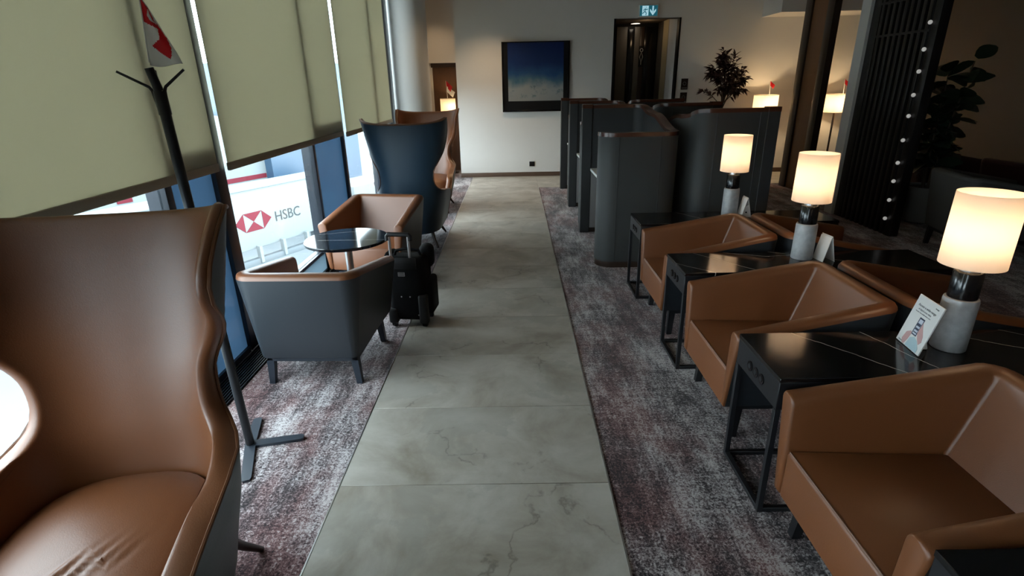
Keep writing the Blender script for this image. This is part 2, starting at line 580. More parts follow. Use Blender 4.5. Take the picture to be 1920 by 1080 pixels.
def text(name, body, size, m, parent, loc, rot, extrude=0.001, align='LEFT', sx=1.0):
    cu = bpy.data.curves.new(name, 'FONT')
    cu.body = body
    cu.size = size
    cu.extrude = extrude
    cu.align_x = align
    cu.resolution_u = 3
    cu.materials.append(m)
    o = bpy.data.objects.new(name, cu)
    COL.objects.link(o)
    o.parent = parent
    o.location = loc
    o.rotation_euler = rot
    o.scale = (sx, 1, 1)
    bpy.context.view_layer.update()
    me = bpy.data.meshes.new_from_object(o.evaluated_get(bpy.context.evaluated_depsgraph_get()))
    bpy.data.objects.remove(o)
    bpy.data.curves.remove(cu)
    o = bpy.data.objects.new(name, me)
    COL.objects.link(o)
    o.parent = parent
    o.location = loc
    o.rotation_euler = rot
    o.scale = (sx, 1, 1)
    return o


def interp(x, xs, ys):
    if x <= xs[0]:
        return ys[0]
    for a, b, c, d in zip(xs, xs[1:], ys, ys[1:]):
        if x <= b:
            return c + (d - c) * (x - a) / (b - a)
    return ys[-1]


# ------------------------------------------------------------------ the setting
YF = 10.64           # far wall
XW = -1.855          # window plane
XR = 6.9             # right wall
YB = -2.6            # wall behind the camera

fl = struct(boxobj('floor', (-2.0, YB, -0.06), (XR, 12.6, 0.0), CARPET))
px0, px1 = -0.82, 0.40
n = 0
y = 1.97 - 0.625 * 7
k = 0
while y < YF - 0.05:
    y1 = min(y + 0.625, YF)
    boxobj('tile', (px0, y + 0.0012, 0.0), (px1, y1 - 0.0012, 0.004), STONE, fl, 0.001, 1)
    y += 0.625
x = px1
while x < 4.3:
    boxobj('tile', (x + 0.0012, 9.40, 0.0), (x + 1.2 - 0.0012, 9.40 + 0.62, 0.004), STONE, fl, 0.001, 1)
    boxobj('tile', (x + 0.0012, 10.022, 0.0), (x + 1.2 - 0.0012, YF - 0.001, 0.004), STONE, fl, 0.001, 1)
    x += 1.2
boxobj('edge_strip', (px0 - 0.006, YB, 0.0), (px0, YF, 0.0055), CHROME, fl)
boxobj('edge_strip', (px1, YB, 0.0), (px1 + 0.006, 9.40, 0.0055), CHROME, fl)

struct(boxobj('ceiling', (-2.0, YB, CEIL), (XR, 12.6, CEIL + 0.1), CEILM))
wb = struct(boxobj('wall_back', (-2.0, YB - 0.1, 0), (XR, YB, CEIL), PAINT_D))
struct(boxobj('wall_right', (XR, YB, 0), (XR + 0.1, 12.6, CEIL), PAINT_D))

# far wall with a door opening
DX0, DX1, DZ = 1.81, 2.985, 2.745
bm = B()
box(bm, (-1.05, YF, 0), (DX0, YF + 0.12, CEIL))
box(bm, (DX1, YF, 0), (XR, YF + 0.12, CEIL))
box(bm, (DX0, YF, DZ), (DX1, YF + 0.12, CEIL))
box(bm, (-1.05, YF + 0.12, 0), (-0.95, 11.7, CEIL))
wf = struct(obj('wall_far', bm, PAINT))
bb = struct(boxobj('baseboard_far', (-1.05, YF - 0.015, 0.004), (DX0, YF, 0.085), BASEB, None, 0.003))
struct(boxobj('baseboard_right', (DX1, YF - 0.015, 0.004), (XR, YF, 0.085), BASEB, None, 0.003))
# corridor behind the opening
d1 = sempty('door_1')
boxobj('jamb', (DX0 - 0.005, YF - 0.01, 0), (DX0 + 0.03, YF + 0.13, DZ), BLACK, d1)
boxobj('jamb', (DX1 - 0.02, YF - 0.01, 0), (DX1 + 0.012, YF + 0.13, DZ), BLACK, d1)
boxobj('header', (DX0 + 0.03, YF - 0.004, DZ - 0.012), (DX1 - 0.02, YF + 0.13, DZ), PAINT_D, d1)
YC = 12.2
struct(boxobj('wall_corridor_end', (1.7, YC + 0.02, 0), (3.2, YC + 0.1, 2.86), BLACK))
cl = sempty('wall_corridor_right')
boxobj('panel', (DX1, YF + 0.12, 0), (DX1 + 0.06, 11.38, 2.86), PAINT, cl)
boxobj('panel', (DX1, 11.39, 0), (DX1 + 0.06, 11.80, 2.86), CREAMPANEL, cl)
boxobj('panel', (DX1, 11.81, 0), (DX1 + 0.06, YC + 0.02, 2.86), GREYPANEL, cl)
boxobj('strip', (DX1 - 0.004, 11.38, 0), (DX1 + 0.03, 11.39, 2.8), CHROME, cl)
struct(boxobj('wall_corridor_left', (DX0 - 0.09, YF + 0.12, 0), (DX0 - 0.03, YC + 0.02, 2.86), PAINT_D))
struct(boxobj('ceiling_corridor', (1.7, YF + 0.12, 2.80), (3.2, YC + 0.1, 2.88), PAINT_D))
ce = sempty('door_2')
boxobj('panel', (2.13, YC - 0.03, 0), (2.35, YC + 0.02, 2.74), GREYPANEL, ce, 0.004)
boxobj('panel', (2.37, YC - 0.01, 0), (2.49, YC + 0.02, 2.70), BLACKGLOSS, ce, 0.004)
boxobj('panel', (2.50, YC - 0.03, 0), (2.605, YC + 0.02, 2.74), GREYPANEL, ce, 0.004)
boxobj('panel', (2.61, YC - 0.02, 0), (2.70, YC + 0.02, 2.74), DWOOD, ce, 0.004)
boxobj('panel', (2.71, YC - 0.01, 0), (2.955, YC + 0.02, 2.74), BLACKGLOSS, ce, 0.004)
rs = thing('restroom_sign', 'small black plaque with white outlined figure inside the dark corridor', 'sign', (2.655, YC - 0.035, 2.18))
boxobj('plaque', (-0.05, 0, -0.2), (0.05, 0.013, 0.2), BLACK, rs, 0.003)
bm = B()
tube(bm, [(0.03 * math.cos(a), -0.004, 0.12 + 0.03 * math.sin(a)) for a in [i * PI / 6 for i in range(12)]], 0.006, 6, closed=True)
tube(bm, [(0, -0.004, 0.085), (-0.032, -0.004, -0.01), (0, -0.004, -0.11), (0.032, -0.004, -0.01)], 0.006, 6, closed=True)
tube(bm, [(0, -0.004, -0.11), (0, -0.004, -0.16)], 0.006, 6)
obj('figure', bm, WHITE, rs)
dl = thing('ceiling_downlight', 'round glowing downlight in the corridor ceiling', 'ceiling light', (2.47, 12.0, 2.80))
bm = B(); lathe(bm, [(0.10, -0.02), (0.10, 0.0), (0.085, 0.0), (0.085, -0.02)], 24, cap=False); obj('trim_ring', bm, CHROME, dl)
bm = B(); lathe(bm, [(0.085, -0.014), (0.085, -0.010)], 24); obj('lens', bm, DOWNL, dl)

# alcove at the left end
al = sempty('wall_alcove')
boxobj('wall_panel', (-2.6, 11.55, 2.11), (-0.95, 11.7, CEIL), PAINT, al)
boxobj('wall_panel', (-2.6, 11.62, 0), (-1.62, 11.72, 2.11), PAINT, al)
boxobj('wood_panel', (-1.62, 11.62, 0), (-0.95, 11.72, 2.11), PANELWOOD, al)
boxobj('wood_header', (-1.64, 11.56, 2.03), (-0.95, 11.62, 2.11), DWOOD, al)
struct(boxobj('wall_pier', (-1.86, 10.30, 0), (-1.53, 10.46, CEIL), PAINT))
struct(boxobj('wall_left', (-2.7, 10.30, 0), (-2.6, 12.6, CEIL), PAINT))
struct(boxobj('wall_return', (-2.6, 10.30, 0), (-1.875, 10.42, CEIL), PAINT))
struct(boxobj('ceiling_alcove', (-2.7, 10.30, CEIL), (-2.0, 12.6, CEIL + 0.1), CEILM))
struct(boxobj('floor_alcove', (-2.7, 10.30, -0.06), (-2.0, 12.6, 0.0), CARPET))
struct(boxobj('wall_end', (-2.7, 12.5, 0), (XR, 12.6, CEIL), PAINT_D))
bm = B()
lathe(bm, [(0.305, 0.0), (0.305, CEIL)], 48, (-1.60, 8.95))
lathe(bm, [(0.312, 0.0), (0.312, 0.10), (0.305, 0.105)], 48, (-1.60, 8.95))
struct(obj('column', bm, PAINT), 'round white column at the end of the window wall')

# soffit on the far wall, wooden portal, slatted screen
struct(boxobj('trim_soffit', (4.42, 9.9, 2.72), (6.9, YF, CEIL), PAINT))
pt = thing('wood_portal', 'tall brown oak wall panel between two dark uprights beside a lamp', 'wall panel', (4.52, 0, 0))
boxobj('upright', (-0.03, 9.05, 0), (0.07, 9.24, CEIL - 0.01), DWOOD, pt, 0.004)
boxobj('upright', (-0.03, 8.42, 0), (0.07, 8.60, CEIL - 0.01), DWOOD, pt, 0.004)
boxobj('wood_panel', (0.0, 8.60, 0), (0.06, 9.05, CEIL - 0.01), PORTALWOOD, pt)
struct(boxobj('trim_screen_post', (4.19, 7.06, 0), (4.30, 7.24, CEIL), PAINT))

sc = thing('slatted_screen', 'tall black slatted screen with a row of small bulbs along its edge', 'room divider', (4.27, 0, 0))
SY0, SY1 = 5.93, 7.05
boxobj('post', (-0.05, SY0, 0), (0.05, SY0 + 0.12, CEIL - 0.01), SLATM, sc, 0.004)
boxobj('post', (-0.05, SY1 - 0.14, 0), (0.05, SY1, CEIL - 0.01), SLATM, sc, 0.004)
boxobj('lower_panel', (-0.02, SY0 + 0.12, 0), (0.03, SY1 - 0.14, 1.62), BLACK, sc)
ys = SY0 + 0.12
i = 0
while ys < SY1 - 0.17:
    boxobj('slat', (-0.045, ys + 0.025, 0.0), (0.02, ys + 0.075, CEIL - 0.01), SLATM, sc, 0.003)
    ys += 0.097
for z in (2.12, 2.46, 2.80):
    boxobj('crossbar', (-0.05, SY0 + 0.12, z), (0.02, SY1 - 0.14, z + 0.022), SLATM, sc)
lt = thing('light_string', 'vertical string of small white bulbs on the black screen edge', 'string lights', (4.208, 6.02, 0))
bm = B(); tube(bm, [(0, 0, z) for z in (0.05, 1.0, 2.0, 3.0, 3.25)], 0.006, 6); obj('cord', bm, BLACK, lt)
for z in (0.19, 0.40, 0.61, 0.81, 1.05, 1.30, 1.51, 1.74, 1.95, 2.20, 2.42):
    bm = B(); sphere(bm, (0, 0, 0), 0.021, 12); obj('bulb', bm, DOT, lt, loc=(-0.012, 0, z))

# ------------------------------------------------------------------ window wall
mods = [(-2.55, -2.45, 'F'), (-2.45, -0.95, 'G'), (-0.95, -0.89, 'F'), (-0.89, 0.30, 'B'), (0.30, 0.41, 'F'),
        (0.41, 2.80, 'G'), (2.80, 2.86, 'F'), (2.86, 3.31, 'B'), (3.31, 3.43, 'F'), (3.43, 5.00, 'G'), (5.00, 5.06, 'F'),
        (5.06, 5.92, 'B'), (5.92, 5.98, 'F'), (5.98, 7.42, 'G'), (7.42, 7.48, 'F'), (7.48, 8.40, 'G'), (8.40, 8.72, 'F'), (8.72, 10.28, 'G'), (10.28, 10.36, 'F')]  # wide frame before the last pane added to keep sky light off the column
def film(name, a, b, z0, z1, m, parent):
    # printed film on the room side of the glass
    bm = B()
    bm.faces.new([bm.verts.new(p) for p in ((0, a, z0), (0, b, z0), (0, b, z1), (0, a, z1))])
    return obj(name, bm, m, parent)


wn = 0
cur = None
for (a, b, k) in mods:
    if k == 'G' or cur is None:
        wn += 1
        cur = sempty('window_%d' % wn, (XW, 0, 0))
    if k == 'F':
        w = 0.05 if b - a < 0.07 else 0.06
        boxobj('mullion', (-0.08, a, 0.02), (0.03, b, CEIL), FRAMEM, cur, 0.003)
    elif k == 'B':
        boxobj('pane', (-0.014, a, 0.05), (-0.002, b, 1.36), GLASS, cur)
        film('blue_panel', a, b, 0.05, 1.36, BLUEPANEL, cur)
        boxobj('transom', (-0.06, a, 1.36), (0.018, b, 1.39), FRAMEM, cur)
        boxobj('pane', (-0.012, a, 1.39), (0.0, b, CEIL), GLASS, cur)
        boxobj('bottom_rail', (-0.06, a, 0.01), (0.02, b, 0.05), FRAMEM, cur)
    else:
        boxobj('pane', (-0.012, a, 0.245), (0.0, b, CEIL), GLASS, cur)
        boxobj('pane', (-0.014, a, 0.05), (-0.002, b, 0.215), GLASS, cur)
        film('lower_panel', a, b, 0.05, 0.215, SILLGLASS, cur)
        boxobj('transom', (-0.06, a, 0.215), (0.018, b, 0.245), FRAMEM, cur)
        boxobj('bottom_rail', (-0.06, a, 0.01), (0.02, b, 0.05), FRAMEM, cur)
# floor grille along the glass
gr = thing('floor_grille', 'long black slatted floor grille under the windows beside the carpet', 'floor grille', (XW + 0.02, 0, 0))
boxobj('tray', (0.0, YB, 0.0), (0.165, 8.6, 0.003), BLACK, gr)
for i in range(9):
    x = 0.006 + i * 0.0185
    boxobj('slat', (x, YB, 0.003), (x + 0.007, 8.6, 0.014), STEELBLK, gr)

# roller blinds; the first and last are unseen, added to block daylight
for (a, b, zb, lab) in ((-1.72, 0.79, 1.25, 'beige roller blind left of the big wing chair, unseen, added to hold back daylight'),
                        (0.87, 3.305, 1.235, 'large beige roller blind behind the coat stand and its flag'),
                        (3.428, 5.86, 1.222, 'middle beige roller blind, above the window with the red and white logo outside'),
                        (5.99, 8.30, 1.20, 'beige roller blind nearest the round white column'),
                        (8.75, 10.26, 1.60, 'beige roller blind hidden behind the round white column, added to hold back daylight')):
    t = thing('roller_blind', lab, 'blind', (-1.80, a, zb), 0, 'roller blinds on the window wall')
    L = b - a
    bm = B(); box(bm, (-0.0015, 0, 0.05), (0.0015, L, CEIL - zb - 0.03)); obj('cloth', bm, BLIND, t)
    bm = B(); box(bm, (-0.011, 0, 0.0), (0.011, L, 0.05), 0.006, 2); obj('bottom_bar', bm, BLINDBAR, t)
    bm = B(); tube(bm, [(0.02, 0, CEIL - zb - 0.05), (0.02, L, CEIL - zb - 0.05)], 0.035, 12); obj('roller', bm, BLINDBAR, t)

# ------------------------------------------------------------------ outdoors
struct(boxobj('ground', (-90, -60, -7.1), (-2.4, 110, -7.0), CONCRETE))
mk = boxobj('grey_marking', (-13.5, 11.93, -7.0), (-12.4, 12.65, -6.985), OUTGREY, bpy.data.objects['ground'])
ANG = math.radians(63)
br = thing('boarding_bridge', 'white boarding bridge outside with red and white hexagon logo and dark lettering', 'boarding bridge', (-12.5, 17.5, 0), ANG)
bm = B(); box(bm, (-1.4, 0, -4.42), (9.4, 1.2, -2.02), 0.06, 2); obj('wall_panel', bm, SIGNW, br)
bm = B(); box(bm, (-1.5, -0.06, -2.04), (9.5, 1.26, -1.96), 0.03, 2); obj('roof_edge', bm, SIGNW, br)
bm = B(); box(bm, (-1.4, -0.15, -5.06), (9.4, 0.1, -4.80), 0.03, 2); obj('lower_beam', bm, OUTGREY, br)
for x in (3.0, 4.19, 5.38, 6.68, 7.95):
    bm = B(); box(bm, (x - 0.07, -0.2, -5.0), (x + 0.07, 0.02, -4.30), 0.01, 1); obj('bracket', bm, SIGNW, br)
for x in (0.5, 8.2):
    bm = B(); box(bm, (x - 0.35, 0.3, -7.0), (x + 0.35, 1.0, -4.42), 0.05, 2); obj('support_leg', bm, OUTGREY, br)
# hexagon emblem: four red triangles and two red wings, on a white field
y0 = -0.006
lx0, lx1, lx2, lx3 = 3.36, 3.79, 4.65, 5.08
zt, zm, zb = -2.93, -3.27, -3.68
mid = ((lx1 + lx2) / 2, (zt + zb) / 2)
for tri in (((lx0, mid[1]), (lx1, zt), (lx1, zb)), ((lx1, zt), (lx2, zt), mid), ((lx2, zt), (lx3, mid[1]), (lx2, zb)), ((lx1, zb), mid, (lx2, zb))):
    bm = B(); prism(bm, tri, y0 - 0.006, y0 + 0.006, 'y'); obj('emblem_triangle', bm, SIGNRED, br)
text('lettering', 'HSBC', 0.60, SIGNINK, br, (5.24, -0.012, -3.53), (PI / 2, 0, 0), 0.004, 'LEFT', 0.93)
bd = thing('terminal_building', 'white building with a red stripe and blue glass end beyond the bridge', 'building', (-18.75, 26.25, 0), ANG)
bm = B(); box(bm, (-16, 0, -7.0), (7.85, 8, 0.2)); obj('white_wall', bm, SIGNW, bd)
for (a, b) in ((-0.8, -0.08), (1.05, 1.35), (4.7, 7.8)):
    bm = B(); box(bm, (a, -0.03, -3.36), (b, 0.0, -3.10)); obj('red_stripe', bm, SIGNRED, bd)
bm = B(); box(bm, (7.85, -0.6, -7.0), (15.5, 8, 3.2)); obj('glass_block', bm, OUTBLUE, bd)
bm = B(); box(bm, (-30, 1, -7.0), (-17, 8, 2.0)); obj('side_wing', bm, SIGNW, bd)
tk = thing('service_truck', 'white box truck parked outside beyond the boarding bridge', 'truck', (-9.0, 30.0, -7.0), ANG)
bm = B(); box(bm, (0, 0, 0.9), (5.2, 2.4, 3.5), 0.05, 2); obj('box_body', bm, SIGNW, tk)
bm = B(); prism(bm, [(5.3, 0.6), (7.2, 0.6), (7.2, 1.6), (6.8, 2.6), (5.3, 2.6)], 0.05, 2.35, 'y'); obj('cab', bm, SIGNW, tk)
bm = B(); box(bm, (0.2, -0.02, 1.2), (5.0, 0.0, 1.6)); obj('stripe', bm, SIGNRED, tk)
for x in (1.0, 6.2):
    for y in (0.15, 2.25):
        bm = B(); tube(bm, [(x, y - 0.13, 0.45), (x, y + 0.13, 0.45)], 0.45, 20); obj('wheel', bm, BLACK, tk)


# ------------------------------------------------------------------ wing chairs (local: front = -Y)
ZR = [0.16, 0.20, 0.26, 0.33, 0.40, 0.46, 0.49, 0.52, 0.54, 0.555, 0.57, 0.583, 0.597, 0.612, 0.63, 0.66, 0.70, 0.75, 0.80, 0.85, 0.90, 0.945, 0.99, 1.03, 1.07, 1.13, 1.19, 1.25, 1.30, 1.345, 1.385]
def ext(z):
    return interp(z, [0.49, 0.52, 0.545, 0.565, 0.58, 0.595, 0.61, 0.635, 0.68, 0.76, 0.84, 0.90, 0.96, 1.02, 1.08, 1.14, 1.19, 1.24, 1.31, 1.385],
                  [1.0, 0.965, 0.88, 0.77, 0.66, 0.54, 0.43, 0.34, 0.28, 0.262, 0.268, 0.295, 0.345, 0.41, 0.48, 0.545, 0.58, 0.585, 0.54, 0.46])
def plan(s, z):
    t = abs(s)
    sg = 1 if s >= 0 else -1
    a = interp(z, [0.16, 0.45, 0.60, 0.72, 0.85, 1.05, 1.385], [0.30, 0.365, 0.38, 0.362, 0.362, 0.402, 0.455])
    b = 0.36 - 0.11 * (max(0.0, z - 0.5) / 0.885) ** 1.2
    if t < 0.5:
        an = t / 0.5 * PI / 2
        ex = 2 / 2.5
        x = a * math.sin(an) ** ex
        y = b * max(0.0, math.cos(an)) ** ex
    else:
        q = (t - 0.5) / 0.5
        x = a * (1 + 0.02 * q)
        y = -q * 0.44
    y += 0.20 * (max(0.0, z - 0.3) / 1.085) ** 1.15
    return sg * x, y


def wing_grid(ncol=41):
    G = []
    for z in ZR:
        S = ext(z)
        row = []
        for c in range(ncol):
            u = -1 + 2 * c / (ncol - 1)
            s = u * S
            x, y = plan(s, z)
            dip = 0.06 * (1 - min(1, abs(s) / 0.48) ** 2) * interp(z, [0.75, 1.385], [0, 1])
            row.append(Vector((x, y, z - dip)))
        G.append(row)
    return G


def make_wing(label, wrinkles=False):
    t = thing('wing_chair', label, 'armchair', group='high-backed wing chairs by the windows')
    G = wing_grid()
    R, Cn = len(G), len(G[0])
    def P(i, j):
        return G[max(0, min(R - 1, i))][max(0, min(Cn - 1, j))]
    nrm = [[(P(i, j + 1) - P(i, j - 1)).cross(P(i + 1, j) - P(i - 1, j)).normalized() for j in range(Cn)] for i in range(R)]
    # make normals point outward (away from the seat centre)
    for i in range(R):
        for j in range(Cn):
            ref = Vector((P(i, j).x, P(i, j).y + 0.05, 0))
            if nrm[i][j].dot(ref) < 0:
                nrm[i][j].negate()
    def th(z):
        return interp(z, [0.3, 0.5, 0.9, 1.385], [0.085, 0.08, 0.055, 0.036])
    I = [[G[i][j] - nrm[i][j] * th(G[i][j].z) for j in range(Cn)] for i in range(R)]
    bm = B(); loft(bm, G); osh = obj('outer_shell', bm, NAVY, t, True, 70)
    # edge loop (left side up, over the top, right side down)
    loop = [(i, 0) for i in range(R)] + [(R - 1, j) for j in range(1, Cn)] + [(i, Cn - 1) for i in range(R - 2, -1, -1)]
    def outward(i, j):
        o = G[i][j]
        if j == 0:
            d = (o - G[i][1]).normalized()
        elif j == Cn - 1:
            d = (o - G[i][Cn - 2]).normalized()
        else:
            d = Vector((0, 0, 0))
        if i == R - 1:
            d = (d + (o - G[R - 2][j]).normalized()).normalized()
        return d
    bm = B()
    VI = loft(bm, I)
    O_, M1, M2 = [], [], []
    for (i, j) in loop:
        o, q, d = G[i][j], I[i][j], outward(i, j)
        O_.append(bm.verts.new(o))
        M1.append(bm.verts.new(o.lerp(q, 0.3) + d * 0.016))
        M2.append(bm.verts.new(o.lerp(q, 0.7) + d * 0.016))
    for k in range(len(loop) - 1):
        a, b = loop[k], loop[k + 1]
        bm.faces.new((O_[k], O_[k + 1], M1[k + 1], M1[k]))
        bm.faces.new((M1[k], M1[k + 1], M2[k + 1], M2[k]))
        bm.faces.new((M2[k], M2[k + 1], VI[b[0]][b[1]], VI[a[0]][a[1]]))
    o = obj('inner_upholstery', bm, LEATHER, t, True, 80)
    md = o.modifiers.new('subdivide', 'SUBSURF'); md.levels = md.render_levels = 1
    bm = B()
    tube(bm, [G[i][j] + outward(i, j) * 0.004 for (i, j) in loop], 0.006, 6)
    obj('piping', bm, LEATHER_D, osh)
    # seat cushion
    zi = ZR.index(0.46)
    jc = range(1, Cn - 1)
    outl = [Vector((I[zi][j].x * 0.985, I[zi][j].y - 0.005, 0)) for j in jc]
    a, b = outl[-1], outl[0]
    fr = []
    for k in range(1, 12):
        q = k / 12
        p = a.lerp(b, q)
        fr.append(Vector((p.x, p.y - 0.075 * math.sin(PI * q) ** 0.6, 0)))
    outl += fr
    c = Vector((0, -0.05, 0))
    rows = []
    for s, z in ((0.95, 0.29), (0.995, 0.31), (1.0, 0.36), (1.0, 0.415), (0.985, 0.445), (0.95, 0.462), (0.86, 0.472), (0.72, 0.479), (0.56, 0.484), (0.4, 0.487), (0.22, 0.489), (0.05, 0.49)):
        row = []
        for p in outl:
            w = c + (p - c) * s
            zz = z
            if wrinkles and s < 0.96:
                for (wx, wy, L, amp) in ((0.0, -0.12, 0.10, 0.006), (0.045, -0.10, 0.10, 0.006), (0.085, -0.085, 0.085, 0.005), (-0.05, -0.14, 0.09, 0.004)):
                    dx, dy = w.x - wx, w.y - wy
                    al_ = dx * 0.5 + dy * 0.87
                    ac = dx * 0.87 - dy * 0.5
                    zz += amp * math.exp(-(ac / 0.010) ** 2) * math.exp(-(al_ / L) ** 2) - 0.5 * amp * math.exp(-((ac - 0.018) / 0.012) ** 2) * math.exp(-(al_ / L) ** 2)
            row.append(Vector((w.x, w.y, zz)))
        rows.append(row)
    if wrinkles:
        # finer top so the creases have real depth
        fine = rows[:6]
        for k in range(24):
            s = 0.94 * (1 - k / 24) + 0.02
            z0 = interp(1 - s, [0.05, 0.14, 0.28, 0.44, 0.6, 0.98], [0.462, 0.472, 0.479, 0.484, 0.487, 0.49])
            row = []
            for p in outl:
                w = c + (p - c) * s
                zz = z0
                for (wx, wy, L, amp) in ((-0.03, -0.17, 0.085, 0.007), (0.02, -0.15, 0.085, 0.008), (0.07, -0.13, 0.075, 0.007), (0.11, -0.11, 0.06, 0.005)):
                    dx, dy = w.x - wx, w.y - wy
                    al_ = dx * 0.42 + dy * 0.91
                    ac = dx * 0.91 - dy * 0.42
                    e = math.exp(-(al_ / L) ** 2)
                    zz += amp * e * (math.exp(-(ac / 0.011) ** 2) - 0.7 * math.exp(-((ac - 0.020) / 0.011) ** 2))
                row.append(Vector((w.x, w.y, zz)))
            fine.append(row)
        rows = fine
        # resample outline more finely
        nr = []
        for row in rows:
            q = []
            for k in range(len(row)):
                q += [row[k], row[k].lerp(row[(k + 1) % len(row)], 0.5)]
            nr.append(q)
        rows = nr
    bm = B()
    V = loft(bm, rows, True)
    bm.faces.new(V[-1]); bm.faces.new(V[0][::-1])
    obj('seat_cushion', bm, LEATHER, t, True, 60)
    # front rail below the cushion
    bm = B()
    frp = [Vector((x, -0.43 - 0.045 * (1 - (x / 0.29) ** 2), 0)) for x in [-0.29 + 0.58 * k / 10 for k in range(11)]]
    loft(bm, [[Vector((p.x * s, p.y + o_, z)) for p in frp] for (s, o_, z) in ((0.93, 0.012, 0.17), (0.97, 0.002, 0.20), (1.0, 0.0, 0.30))])
    obj('front_rail', bm, LEATHER, t)
    bm = B()
    prism(bm, [(0.28 * math.cos(k * PI / 12), -0.03 + (0.40 if math.sin(k * PI / 12) < 0 else 0.36) * math.sin(k * PI / 12)) for k in range(24)], 0.155, 0.175)
    obj('base_board', bm, BLACK, t)
    for sx in (-1, 1):
        for (y0_, dy) in ((-0.30, -0.07), (0.24, 0.10)):
            bm = B()
            tube(bm, [(sx * 0.22, y0_, 0.165), (sx * 0.25, y0_ + dy * 0.5, 0.08), (sx * 0.29, y0_ + dy, 0.004)], [0.021, 0.017, 0.012], 10)
            obj('leg', bm, DWOOD, t)
    return t


wg = make_wing('big tan leather wing chair beside the coat stand, nearest of the wing chairs', True)
wg.location = (-1.255, 1.235, 0)
wg.rotation_euler = (0, 0, math.radians(9))
w2 = make_wing('wing chair turned away, showing its deep blue back behind the small tan armchair')
w2.location = (-1.16, 6.12, 0)
w2.rotation_euler = (0, 0, PI)
dup(w2, (-1.24, 7.86, 0), math.radians(0), 'tan wing chair farthest away, facing the blue-backed wing chair')


# ------------------------------------------------------------------ tub armchairs (local: front = -Y, back outer face y = 0)
def tub_path(hf, hb, yb, yf, r, n=5):
    pts = []
    fl_, bl, brt, frt = Vector((-hf, yf)), Vector((-hb, yb)), Vector((hb, yb)), Vector((hf, yf))
    def corner(p0, p1, p2):
        d0 = (p0 - p1).normalized(); d1 = (p2 - p1).normalized()
        ang = d0.angle(d1)
        tl = r / math.tan(ang / 2)
        a = p1 + d0 * tl; b = p1 + d1 * tl
        cen = p1 + (d0 + d1).normalized() * (r / math.sin(ang / 2))
        out = []
        for k in range(n + 1):
            q = a.lerp(b, k / n) - cen
            out.append(cen + q.normalized() * r)
        return out
    c1 = corner(fl_, bl, brt); c2 = corner(bl, brt, frt)
    for k in range(5):
        pts.append(fl_.lerp(c1[0], k / 5))
    pts += c1
    for k in range(1, 6):
        pts.append(c1[-1].lerp(c2[0], k / 6))
    pts += c2
    for k in range(1, 6):
        pts.append(c2[-1].lerp(frt, k / 5))
    return pts


